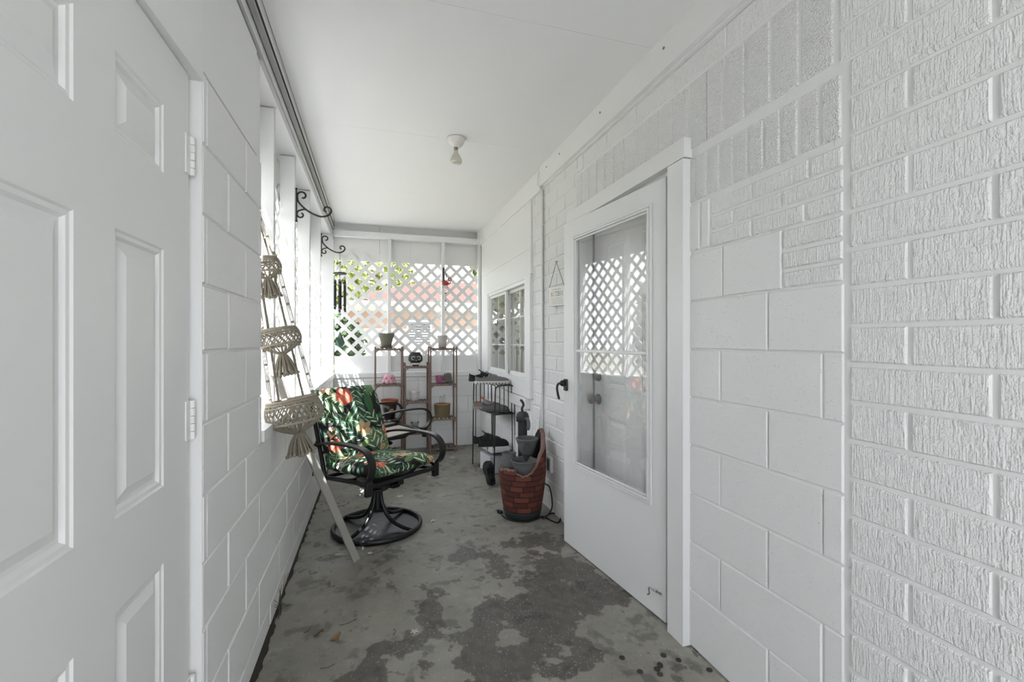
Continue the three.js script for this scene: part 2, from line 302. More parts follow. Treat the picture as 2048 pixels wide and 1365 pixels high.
// ------------------------------------------------------------------ lattice panels: every slat its own piece
function clipPoly(poly, ax, lim, sign) { const out = []; for (let i = 0; i < poly.length; i++) { const p = poly[i], q = poly[(i + 1) % poly.length], a = sign * (p[ax] - lim), b = sign * (q[ax] - lim); if (a >= 0) out.push(p); if ((a >= 0) !== (b >= 0)) { const t = a / (a - b); out.push([p[0] + t * (q[0] - p[0]), p[1] + t * (q[1] - p[1])]); } } return out; }
function lattice(label, W, Ht, pos, turn, phase = 0) {
  const o = thing('lattice_panel', label, 'lattice', pos, turn);
  const P = 0.1555, w = 0.040, S2 = Math.SQRT1_2, n = Math.round(Ht / (P / 2)), yt = n * P / 2;
  for (const dir of [1, -1]) for (let k = -40; k < 60; k++) {
    // centre line y = dir*(x - x0), meets the top row of crossings at yt
    const x0 = k * P + phase, xt = x0 + dir * yt, e = w / 2, len = 4;
    const tx = dir * S2, ty = S2, nx = -ty, ny = tx, tip = [xt + tx * e, yt + ty * e], tail = [xt - tx * len, yt - ty * len];
    let poly = [[tail[0] + nx * e, tail[1] + ny * e], [tip[0] + nx * e, tip[1] + ny * e], [tip[0] - nx * e, tip[1] - ny * e], [tail[0] - nx * e, tail[1] - ny * e]];
    for (const [ax, lim, s] of [[0, 0, 1], [0, W, -1], [1, 0, 1]]) { poly = clipPoly(poly, ax, lim, s); if (poly.length < 3) break; }
    if (poly.length < 3) continue;
    const g = new THREE.ExtrudeGeometry(new THREE.Shape(poly.map((p) => new THREE.Vector2(...p))), { depth: 0.0058, bevelEnabled: false });
    g.translate(0, 0, dir > 0 ? 0 : 0.006);
    mesh('slat', g, M.trim, o);
  }
  return o;
}
lattice('white diagonal lattice panel closing the far end above the low wall', 1.73, 1.244, [-0.447, 1.06, -5.68], 0, 0.03);
{ const l = lattice('white diagonal lattice panel along the posts beside the patio chair', 3.55, 1.40, [-0.6165, 0.916, -2.12], Math.PI / 2, 0.0); l.name = 'lattice_panel_001'; }

// ------------------------------------------------------------------ left door (six raised panels)
function panelFace(w, h, prof, field) {   // nested rectangles, centred, z out of the door
  const rings = [...prof, [field[0], field[1]]], pos = [];
  const rect = (ins, z) => [[-w / 2 + ins, -h / 2 + ins, z], [w / 2 - ins, -h / 2 + ins, z], [w / 2 - ins, h / 2 - ins, z], [-w / 2 + ins, h / 2 - ins, z]];
  for (let i = 0; i < rings.length - 1; i++) { const a = rect(...rings[i]), b = rect(...rings[i + 1]); for (let k = 0; k < 4; k++) { const n = (k + 1) % 4; for (const v of [a[k], a[n], b[n], a[k], b[n], b[k]]) pos.push(...v); } }
  const f = rect(...rings[rings.length - 1]); for (const t of [0, 1, 2, 0, 2, 3]) pos.push(...f[t]);
  const g = new THREE.BufferGeometry(); g.setAttribute('position', new THREE.Float32BufferAttribute(pos, 3)); g.setAttribute('uv', new THREE.Float32BufferAttribute(new Float32Array(pos.length / 3 * 2), 2)); g.computeVertexNormals(); return g;
}
function sixPanelDoor(parent, W, H, mat, cols, rows) {  // local: x across from hinge edge 0..W, y up, z = outward face at 0
  const s = new THREE.Shape([[0, 0], [W, 0], [W, H], [0, H]].map((p) => new THREE.Vector2(...p)));
  const holes = [];
  for (const [a, b] of cols) for (const [c, d] of rows) { s.holes.push(new THREE.Path([[a, c], [b, c], [b, d], [a, d]].map((p) => new THREE.Vector2(...p)))); holes.push([a, b, c, d]); }
  const skin = new THREE.ExtrudeGeometry(s, { depth: 0.011, bevelEnabled: false }); skin.translate(0, 0, -0.011);
  mesh('slab', [skin, worldUV((() => { const b = new THREE.BoxGeometry(W, H, 0.026); b.translate(W / 2, H / 2, -0.0245); return b; })())], mat, parent);
  for (const [a, b, c, d] of holes) { const g = panelFace(b - a, d - c, [[0, 0], [0.004, -0.0035], [0.012, -0.0045], [0.018, -0.0105], [0.026, -0.0108], [0.046, -0.0025]], [0.047, -0.0022]); g.translate((a + b) / 2, (c + d) / 2, 0); mesh('raised_panel', g, mat, parent); }
}
{
  const o = struct('door_1', null, null, 'white six panel door in the left wall with two hinges', 'door');
  const dx = -0.474; o.position.set(dx, 0.012, -1.408); o.rotation.y = Math.PI / 2;      // local +x runs towards the lens (+z is world -x turned)
  // local x -> world -z, so mirror: build from far hinge edge towards the lens
  o.rotation.y = Math.PI / 2; o.scale.set(1, 1, 1);
  const inner = new THREE.Group();
  // with rotation +90deg: local x -> world -z (away from lens), local z -> world +x
  sixPanelDoor(o, 0.838, 1.985, M.door, [[0.838 - 0.148 - 0.21, 0.838 - 0.148], [0.145, 0.355]].map(([a, b]) => [a, b]), [[0.19, 0.757], [0.937, 1.494], [1.672, 1.834]]);
  o.position.z = -1.408 + 0.838;
  for (const y of [0.33, 1.068, 1.772]) {
    const h = mesh('hinge', [RB(0.034, 0.104, 0.004, 0.001, 0.838 - 0.008, y, 0.002)], M.metalWhite, o);
    for (let k = 0; k < 5; k++) mesh('knuckle', cyl(0.0075, 0.0075, 0.0195, 0.846, y - 0.052 + k * 0.0208, 0.006, 12), M.metalWhite, h);
  }
}
struct('trim_4', [B(-0.60, -0.486, 0, 2.005, 1.4135, 1.4365), B(-0.60, -0.478, 0, 2.005, 0.551, 0.567), B(-0.60, -0.481, 1.9995, 2.0, 0.567, 1.411)], M.door, 'white frame around the six panel door', 'door frame');
{ const e = struct('trim_5', [B(-0.476, -0.452, 0.002, 2.03, 1.4375, 1.4415)], M.mortar, 'grey rendered block edge beside the door hinges', 'trim'); }

// ------------------------------------------------------------------ storm door, its frame and the inner door
const Q = (px) => px;
{
  const t = struct('trim_6', [B(1.245, 1.287, 0.0, 2.062, 1.628, 1.735), B(1.245, 1.287, 2.066, 2.15, 1.622, 2.84), B(1.245, 1.287, 0, 2.062, 2.735, 2.84)], M.trim, 'white wooden casing around the storm door', 'door frame');
  mesh('jamb', [B(1.288, 1.372, 0.0, 2.04, 1.702, 1.75), B(1.288, 1.372, 0, 2.04, 2.712, 2.734), B(1.288, 1.372, 2.041, 2.0735, 1.702, 2.734), B(1.262, 1.287, 0, 2.05, 1.737, 1.752)], M.trim, t);
  mesh('threshold', B(1.288, 1.40, 0.0, 0.02, 1.752, 2.71), M.dull, t);
  const o = struct('door_2', null, null, 'white six panel house door behind the storm door glass', 'door');
  o.position.set(1.385, 0.022, -1.752); o.rotation.y = -Math.PI / 2; // local x -> world +z ; place from far edge
  o.position.z = -2.708;
  sixPanelDoor(o, 0.955, 2.015, std(new THREE.Color().setRGB(0.9, 0.9, 0.895), 0.4), [[0.165, 0.40], [0.555, 0.79]], [[0.20, 0.80], [0.98, 1.52], [1.69, 1.87]]);
  const knob = (y, big) => {
    const g = big ? lathe([[0, 0], [0.034, 0], [0.034, 0.006], [0.014, 0.012], [0.012, 0.03], [0.024, 0.036], [0.029, 0.05], [0.026, 0.064], [0, 0.068]], 24) : lathe([[0, 0], [0.031, 0], [0.029, 0.018], [0.022, 0.026], [0, 0.027]], 24);
    g.rotateX(Math.PI / 2); g.translate(0.062, y, 0); return g;
  };
  mesh('knob', knob(0.893, true), M.dull, o); mesh('deadbolt', knob(1.04, false), M.dull, o);
}
{
  const hinge = [1.266, 1.777], Lw = 0.937, ang = Math.atan2(0.106, 0.995);
  const o = struct('door_3', null, null, 'white storm door with tall glass standing ajar', 'storm door');
  // local x from hinge towards the latch (world -z), local z towards the porch (world -x)
  o.position.set(hinge[0] + 0.031, 0.006, -hinge[1] - 0.003); o.rotation.y = Math.PI / 2 + ang; // x -> -z turned towards -x
  const T = 0.03, z0 = T / 2; // outer face looks towards local -z (world -x)
  const bx = (x0, x1, y0, y1, za, zb, r = 0.003) => RB(x1 - x0, y1 - y0, zb - za, r, (x0 + x1) / 2, (y0 + y1) / 2, (za + zb) / 2);
  const H = 2.032, gx0 = 0.131, gx1 = 0.788, gy0 = 0.545, gy1 = 1.898;
  const sh = new THREE.Shape([[0, 0], [Lw, 0], [Lw, H], [0, H]].map((p) => new THREE.Vector2(...p)));
  sh.holes.push(new THREE.Path([[gx0 - 0.03, gy0 - 0.03], [gx1 + 0.02, gy0 - 0.03], [gx1 + 0.02, gy1 + 0.03], [gx0 - 0.03, gy1 + 0.03]].map((p) => new THREE.Vector2(...p))));
  const panel = new THREE.ExtrudeGeometry(sh, { depth: T - 0.006, bevelEnabled: true, bevelSize: 0.002, bevelThickness: 0.003, bevelOffset: -0.002, bevelSegments: 2 }); panel.translate(0, 0, 0.003 - T);
  mesh('leaf', worldUV(panel), M.door, o);
  const fr = (i, z, t) => { const x0 = gx0 - i, x1 = gx1 + i * 0.7, y0 = gy0 - i, y1 = gy1 + i; return [bx(x0 - t, x0, y0 - t, y1 + t, z - 0.008, z, 0.002), bx(x1, x1 + t, y0 - t, y1 + t, z - 0.008, z, 0.002), bx(x0, x1, y0 - t, y0, z - 0.008, z, 0.002), bx(x0, x1, y1, y1 + t, z - 0.008, z, 0.002)]; };
  mesh('glass_frame', [...fr(0.026, -T - 0.0005 + 0.0, 0.014), ...fr(0.012, -T - 0.004, 0.011), ...fr(0, -T + 0.004, 0.0105)], M.metalWhite, o);
  mesh('cross_bar', bx(gx0, gx1, 1.216, 1.233, -T - 0.004, -T + 0.010), M.metalWhite, o);
  mesh('pane', bx(gx0, gx1, 1.234, gy1, -T + 0.012, -T + 0.0125, 0.0001), M.glass, o);
  mesh('pane', bx(gx0, gx1, gy0, 1.215, -T + 0.012, -T + 0.0125, 0.0001), M.glass, o);
  const kick = new THREE.BoxGeometry(0.001, 0.001, 0.001);
  for (const y of [1.873, 1.343, 0.715, 0.183]) { const h = mesh('hinge', bx(-0.012, 0.004, y - 0.045, y + 0.045, -0.012, 0.0, 0.001), M.metalWhite, o); mesh('pin', cyl(0.005, 0.005, 0.094, -0.008, y - 0.047, -0.016, 10), M.metalWhite, h); mesh('slot', bx(-0.0125, -0.0055, y - 0.051, y + 0.046, -0.0115, -0.004, 0.0005), M.dark, h); }
  // lever handle
  const hd = mesh('handle', [RB(0.042, 0.075, 0.012, 0.006, 0.905, 1.005, -T - 0.006), sphere(0.02, 0.915, 1.015, -T - 0.02, 1, 1, 1.1), tube([[0.915, 1.015, -T - 0.03], [0.925, 1.01, -T - 0.048], [0.93, 0.985, -T - 0.054], [0.928, 0.95, -T - 0.05], [0.922, 0.918, -T - 0.044]], 0.0075, 24, 8)], M.black, o);
  // hook latch low on the leaf
  mesh('hook_latch', [tube([[0.055, 0.112, -T], [0.05, 0.125, -T - 0.02], [0.07, 0.13, -T - 0.026], [0.095, 0.118, -T - 0.018], [0.098, 0.09, -T - 0.012], [0.11, 0.078, -T - 0.012]], 0.0035, 24, 6), RB(0.03, 0.012, 0.006, 0.002, 0.04, 0.122, -T - 0.003)], M.chrome, o);
}

// ------------------------------------------------------------------ window in the right wall
{
  const o = struct('window_1', null, null, 'white sliding window with grid bars in the right wall', 'window');
  mesh('casing', [B(1.252, 1.286, 0.80, 1.835, 3.625, 3.765), B(1.258, 1.286, 0.80, 0.93, 3.766, 5.13), B(1.258, 1.286, 0.80, 1.835, 5.131, 5.36)], M.trim, o);
  mesh('side_strip', B(1.256, 1.286, 1.86, 2.085, 3.617, 3.65), M.trim, o);
  for (const [a, b, y0, y1] of [[3.65, 4.245, 1.838, 2.076], [4.247, 5.36, 1.838, 2.076], [3.645, 5.50, 2.078, 2.487], [5.361, 5.50, 0.80, 2.076]]) mesh('panel', B(1.268, 1.2865, y0, y1, a, b), M.paint, o);
  mesh('frame', [B(1.262, 1.345, 0.931, 0.962, 3.768, 5.118), B(1.262, 1.345, 1.80, 1.832, 3.768, 5.118), B(1.262, 1.345, 0.962, 1.80, 3.768, 3.80), B(1.262, 1.345, 0.962, 1.80, 5.09, 5.118)], M.metalWhite, o);
  const sash = (d0, d1, x, ds) => {
    const s = mesh('sash', [B(x, x + 0.022, 0.963, 0.995, d0, d1), B(x, x + 0.022, 1.77, 1.798, d0, d1), B(x, x + 0.022, 0.995, 1.77, d0, d0 + ds), B(x, x + 0.022, 0.995, 1.77, d1 - 0.03, d1)], M.metalWhite, o);
    mesh('pane', B(x + 0.008, x + 0.0085, 0.995, 1.77, d0 + ds, d1 - 0.03), M.glass, s);
    const m = (d0 + ds + d1 - 0.03) / 2;
    mesh('muntin', [B(x + 0.012, x + 0.018, 0.995, 1.77, m - 0.007, m + 0.007), B(x + 0.012, x + 0.018, 1.245, 1.259, d0 + ds, d1 - 0.03), B(x + 0.012, x + 0.018, 1.515, 1.529, d0 + ds, d1 - 0.03)], M.metalWhite, s);
  };
  sash(3.802, 4.47, 1.312, 0.03); sash(4.43, 5.088, 1.275, 0.035);
  mesh('sill', RB(0.05, 0.09, 1.55, 0.006, 1.262, 0.748, -4.47), M.trim, o);
  // closed room behind the glass, with a pale curtain sheet added to brighten the panes
  const rm = struct('wall_room', [B(1.489, 3.2, -0.1, 0.0, 1.2, 6.2), B(1.489, 3.2, 2.672, 2.8, 1.2, 6.2), B(3.2, 3.3, -0.1, 2.8, 1.2, 6.2), B(1.489, 3.2, 0, 2.672, 1.1, 1.2), B(1.489, 3.2, 0, 2.672, 6.2, 6.3), B(1.489, 3.2, 0, 2.672, 3.0, 3.1)], std(0x8a8680, 0.9), 'plain inside walls of the house seen through the window', 'wall');
  const cg = new THREE.PlaneGeometry(1.3, 0.9, 120, 1), p = cg.attributes.position; for (let i = 0; i < p.count; i++) p.setZ(i, 0.012 * Math.sin(p.getX(i) * 62) + 0.005 * Math.sin(p.getX(i) * 23)); cg.computeVertexNormals(); cg.rotateY(-Math.PI / 2); cg.translate(1.44, 1.38, -4.45);
  tag(mesh('curtain', cg, std(0xb3b1ac, 0.9)), 'pale curtain sheet added behind the sliding window to brighten its panes', 'curtain');
}
// ------------------------------------------------------------------ conduit and outlet
{
  const o = thing('conduit', 'thin white pipe and cable running down the brick wall', 'pipe', [1.268, 0, -3.375]);
  mesh('pipe', rod([0, 0.02, 0], [0, 2.485, 0], 0.011, 12), M.metalWhite, o);
  mesh('cable', tube([[-0.01, 2.66, 0.03], [-0.038, 2.60, 0.012], [-0.038, 2.50, 0.008], [-0.012, 2.42, 0.018], [-0.006, 1.4, 0.018], [-0.006, 0.95, 0.018], [-0.012, 0.62, -0.03], [-0.02, 0.4, -0.06]], 0.005, 60, 8), M.metalWhite, o);
  for (const y of [2.2, 1.55, 0.9]) mesh('clip', RB(0.012, 0.014, 0.05, 0.002, -0.003, y, 0.002), M.metalWhite, o);
  const b = thing('outlet_box', 'white surface outlet box low on the brick wall behind the fountain', 'outlet', [1.266, 0.36, -3.20]);
  mesh('box', RB(0.026, 0.115, 0.075, 0.004), M.metalWhite, b); mesh('cover', RB(0.006, 0.09, 0.05, 0.003, -0.015, 0, 0), M.dull, b);
}

// ------------------------------------------------------------------ patio chairs
function floral() {     // printed cloth, about 0.75 m a side
  const S = 1024, cv = document.createElement('canvas'); cv.width = cv.height = S; const c = cv.getContext('2d');
  c.fillStyle = '#0c0d0e'; c.fillRect(0, 0, S, S);
  const greens = ['#23492b', '#335a36', '#46683f', '#1c3f33', '#55683f', '#2d5041'];
  const wrap = (x, y, f) => { for (const ox of [-S, 0, S]) for (const oy of [-S, 0, S]) { if (x + ox < -300 || x + ox > S + 300 || y + oy < -300 || y + oy > S + 300) continue; c.save(); c.translate(x + ox, y + oy); const keep = seed; f(); seed = keep; c.restore(); } rnd(); };
  const leaf = (L, W, col, vein) => { c.beginPath(); c.moveTo(0, 0); c.bezierCurveTo(L * 0.25, -W, L * 0.75, -W * 0.8, L, 0); c.bezierCurveTo(L * 0.75, W * 0.8, L * 0.25, W, 0, 0); c.fillStyle = col; c.fill(); c.strokeStyle = vein; c.lineWidth = 3; c.beginPath(); c.moveTo(0, 0); c.lineTo(L, 0); c.stroke(); c.lineWidth = 1.6; for (let k = 1; k < 9; k++) { const x = L * k / 10; c.beginPath(); c.moveTo(x, 0); c.lineTo(x + L * 0.12, -W * 0.62); c.moveTo(x, 0); c.lineTo(x + L * 0.12, W * 0.62); c.stroke(); } };
  const frond = (L, n, col, tip) => { c.strokeStyle = col; c.lineWidth = 4; c.beginPath(); c.moveTo(0, 0); c.quadraticCurveTo(L * 0.5, -L * 0.12, L, 0); c.stroke(); for (let k = 0; k < n; k++) { const t = (k + 1) / (n + 1), x = L * t, y = -L * 0.24 * t * (1 - t) * 2 * 0.5, l = L * 0.42 * Math.sin(Math.PI * (0.15 + 0.8 * t)); for (const s of [-1, 1]) { c.save(); c.translate(x, y); c.rotate(s * (0.95 - 0.4 * t)); c.beginPath(); c.moveTo(0, 0); c.quadraticCurveTo(l * 0.5, -l * 0.15, l, 0); c.quadraticCurveTo(l * 0.5, l * 0.15, 0, 0); c.fillStyle = k % 3 === 0 ? tip : col; c.fill(); c.restore(); } } };
  const hib = (R, col, dark) => { for (let k = 0; k < 5; k++) { c.save(); c.rotate(k * 1.2566 + 0.3); c.beginPath(); c.moveTo(0, 0); c.bezierCurveTo(R * 0.2, -R * 0.7, R * 1.1, -R * 0.6, R, 0.05 * R); c.bezierCurveTo(R * 1.05, R * 0.5, R * 0.3, R * 0.5, 0, 0); c.fillStyle = k % 2 ? col : dark; c.fill(); c.strokeStyle = '#f3b79c'; c.lineWidth = 2; for (const a of [-0.25, 0, 0.25]) { c.beginPath(); c.moveTo(R * 0.15, 0); c.lineTo(R * 0.8, R * a); c.stroke(); } c.restore(); } c.strokeStyle = '#f4d28a'; c.lineWidth = 6; c.beginPath(); c.moveTo(0, 0); c.lineTo(R * 0.7, -R * 0.4); c.stroke(); };
  const orchid = (R) => { for (let k = 0; k < 5; k++) { c.save(); c.rotate(k * 1.2566 - 0.5); c.beginPath(); c.moveTo(0, 0); c.bezierCurveTo(R * 0.3, -R * 0.45, R * 0.9, -R * 0.35, R, 0); c.bezierCurveTo(R * 0.8, R * 0.4, R * 0.3, R * 0.4, 0, 0); c.fillStyle = k % 2 ? '#a98a66' : '#bd9f78'; c.fill(); c.restore(); } c.beginPath(); c.arc(0, 0, R * 0.16, 0, 7); c.fillStyle = '#a8703f'; c.fill(); };
  const cluster = (R, col) => { for (let k = 0; k < 26; k++) { const a = rnd() * 6.28, d = R * Math.sqrt(rnd()); c.save(); c.translate(Math.cos(a) * d, Math.sin(a) * d * 1.3); c.rotate(rnd() * 6); for (let j = 0; j < 4; j++) { c.rotate(1.57); c.beginPath(); c.ellipse(R * 0.12, 0, R * 0.14, R * 0.08, 0, 0, 7); c.fillStyle = col[(k + j) % col.length]; c.fill(); } c.restore(); } };
  for (let k = 0; k < 40; k++) { const x = rnd() * S, y = rnd() * S, a = rnd() * 6.28, L = 190 + rnd() * 120, g = greens[k % 6]; wrap(x, y, () => { c.rotate(a); frond(L * 1.15, 12, g, k % 2 ? '#9db08f' : '#c9d0bb'); }); }
  for (let k = 0; k < 16; k++) { const x = rnd() * S, y = rnd() * S, a = rnd() * 6.28, L = 170 + rnd() * 110, g = greens[(k * 5 + 1) % 6]; wrap(x, y, () => { c.rotate(a); leaf(L, L * 0.27, g, k % 2 ? '#7fa67a' : '#1a3d2a'); }); }
  for (let k = 0; k < 9; k++) { const x = (k % 3) * 340 + rnd() * 180, y = Math.floor(k / 3) * 340 + rnd() * 180, a = rnd() * 6; wrap(x, y, () => cluster(52, k % 2 ? ['#c8c2b8', '#b1a79c', '#d9d4ca'] : ['#c89a74', '#dbb391', '#b98160'])); }
  for (const [x, y] of [[150, 300], [480, 800], [830, 180], [900, 640]]) wrap(x, y, () => { c.rotate(x); orchid(100); });
  for (const [x, y, R] of [[330, 420, 105], [820, 860, 90], [120, 930, 70]]) wrap(x, y, () => { c.rotate(y); hib(R, '#c4604a', '#a54638'); });
  const t = new THREE.CanvasTexture(cv); t.colorSpace = THREE.SRGBColorSpace; t.wrapS = t.wrapT = THREE.RepeatWrapping; t.repeat.set(1 / 0.72, 1 / 0.72); return t;
}
const floralTex = floral();
M.floral = std(0xffffff, 0.85, { map: floralTex, bumpMap: plainH, bumpScale: 0.001 });
M.chairFrame = std(0x17181a, 0.4, { metalness: 0.15 });
function chair(name, label, pos, turn, cushions, ringR = 0.29) {
  const o = thing(name, label, 'chair', pos, turn, undefined);
  const F = M.chairFrame, bt = cushions ? 0.905 : 0.80, bz = cushions ? -0.445 : -0.40;
  const ring = new THREE.TorusGeometry(ringR, 0.015, 10, 64); ring.rotateX(Math.PI / 2); ring.scale(1, 1.25, 1); ring.translate(0, 0.02, 0);
  mesh('base_ring', ring, F, o);
  mesh('base_plate', cyl(ringR - 0.008, ringR - 0.008, 0.008, 0, 0.004, 0, 64), std(0x2c2d30, 0.35, { metalness: 0.2 }), o);
  for (let k = 0; k < 4; k++) { const a = k * Math.PI / 2 + 0.25; const g = tube([[0.026, 0.27, 0], [0.034, 0.20, 0], [0.062, 0.13, 0], [0.12, 0.068, 0], [0.20, 0.04, 0], [ringR - 0.01, 0.03, 0]], 0.0135, 28, 8); g.rotateY(a); mesh('base_leg', g, F, o); }
  mesh('swivel', [cyl(0.032, 0.032, 0.16, 0, 0.13, 0), lathe([[0, 0.268], [0.075, 0.268], [0.08, 0.275], [0.075, 0.285], [0.045, 0.30], [0.04, 0.335], [0, 0.335]], 28)], F, o);
  mesh('rocker_plate', [RB(0.16, 0.02, 0.26, 0.005, 0, 0.345, 0.02), RB(0.05, 0.03, 0.30, 0.006, -0.06, 0.33, 0.03), RB(0.05, 0.03, 0.30, 0.006, 0.06, 0.33, 0.03)], F, o);
  const spring = []; for (let k = 0; k <= 40; k++) spring.push([0.03 * Math.cos(k * 1.1), 0.322 + 0.008 * Math.sin(k * 1.1), 0.10 + k * 0.0025]);
  mesh('spring', tube(spring, 0.005, 120, 5), F, o);
  const rail = (s) => [rod([s * 0.245, 0.36, -0.25], [s * 0.245, 0.405, 0.27], 0.0145, 10), rod([s * 0.245, 0.405, 0.27], [s * 0.245, 0.408, 0.30], 0.0145, 10)];
  mesh('seat_frame', [...rail(-1), ...rail(1), rod([-0.262, 0.402, 0.285], [0.262, 0.402, 0.285], 0.0145, 10), rod([-0.245, 0.36, -0.25], [0.245, 0.36, -0.25], 0.0145, 10), tube([[-0.245, 0.365, -0.2], [-0.16, 0.345, -0.10], [0, 0.342, -0.08], [0.16, 0.345, -0.10], [0.245, 0.365, -0.2]], 0.0125, 24, 8), tube([[-0.245, 0.39, 0.12], [-0.16, 0.352, 0.12], [0, 0.35, 0.12], [0.16, 0.352, 0.12], [0.245, 0.39, 0.12]], 0.0125, 24, 8)], F, o);
  for (const s of [-1, 1]) {
    mesh('back_post', tube([[s * 0.25, 0.35, -0.235], [s * 0.25, 0.50, -0.285], [s * 0.25, 0.66, -0.345], [s * 0.245, bt, bz]], 0.0145, 20, 8), F, o);
    mesh('armrest', band([[-0.33, 0.565], [-0.26, 0.59], [-0.12, 0.618], [0.06, 0.632], [0.20, 0.632], [0.285, 0.618], [0.335, 0.575], [0.345, 0.52], [0.325, 0.47], [0.29, 0.44], [0.25, 0.432], [0.215, 0.445]], 0.017, 0.046, s * 0.287), F, o);
    mesh('arm_post', RB(0.045, 0.10, 0.032, 0.005, s * 0.272, 0.395, 0.285), F, o);
    mesh('arm_bracket', RB(0.05, 0.02, 0.04, 0.004, s * 0.268, 0.575, -0.305), F, o);
  }
  mesh('back_rail', [rod([-0.245, bt, bz], [0.245, bt, bz], 0.0145, 10), rod([-0.25, 0.52, -0.292], [0.25, 0.52, -0.292], 0.010, 10)], F, o);
  if (cushions) {
    const seat = puff(0.50, 0.56, 0.10, 28, 0.42); seat.rotateX(-Math.PI / 2 - 0.07); seat.translate(0, 0.458, 0.035);
    mesh('seat_cushion', seat, M.floral, o);
    const back = puff(0.52, 0.57, 0.115, 30, 0.4, 1); { const uv = back.attributes.uv; for (let i = 0; i < uv.count; i++) uv.setXY(i, uv.getX(i) + 0.02, uv.getY(i) - 0.08); }
    back.rotateX(-0.385); back.translate(0, 0.685, -0.295);
    const bc = mesh('back_cushion', back, M.floral, o);
    mesh('tie', tube([[-0.25, 0.62, -0.33], [-0.27, 0.55, -0.34], [-0.262, 0.46, -0.36], [-0.275, 0.36, -0.35]], 0.005, 20, 6), M.black, bc);
  } else {
    const sl = puff(0.46, 0.53, 0.012, 20, 0.6); sl.rotateX(-Math.PI / 2 - 0.07); sl.translate(0, 0.374, 0.02);
    const bk = puff(0.46, 0.42, 0.012, 20, 0.6); bk.rotateX(-0.37); bk.translate(0, 0.59, -0.318);
    mesh('seat_sling', sl, std(0xb8b1a6, 0.85), o); mesh('back_sling', bk, std(0xb8b1a6, 0.85), o);
  }
  return o;
}
chair('patio_chair', 'black swivel patio chair with tropical floral seat and back cushions', [0.02, 0, -3.28], Math.atan2(0.58, 0.81), true);
chair('patio_chair', 'black swivel patio chair without cushions behind the floral one', [0.095, -0.0, -4.67], Math.atan2(0.9, -0.43), false, 0.27);

// ------------------------------------------------------------------ leaning wooden stake
{
  const a = V(-0.10, 0.017, -2.785), b = V(-0.492, 1.12, -2.60), L = a.distanceTo(b);
  const g = RB(0.042, L, 0.02, 0.004, 0, L / 2, 0), p = g.attributes.position;
  g.rotateY(0.5); g.applyQuaternion(new THREE.Quaternion().setFromUnitVectors(V(0, 1, 0), b.clone().sub(a).normalize())); g.translate(a.x, a.y, a.z);
  tag(mesh('wooden_stake', g, std(0xa5a29a, 0.75, { bumpMap: woodH, bumpScale: 0.0015 })), 'weathered pale wooden stake leaning from the floor onto the sill', 'stake');
}

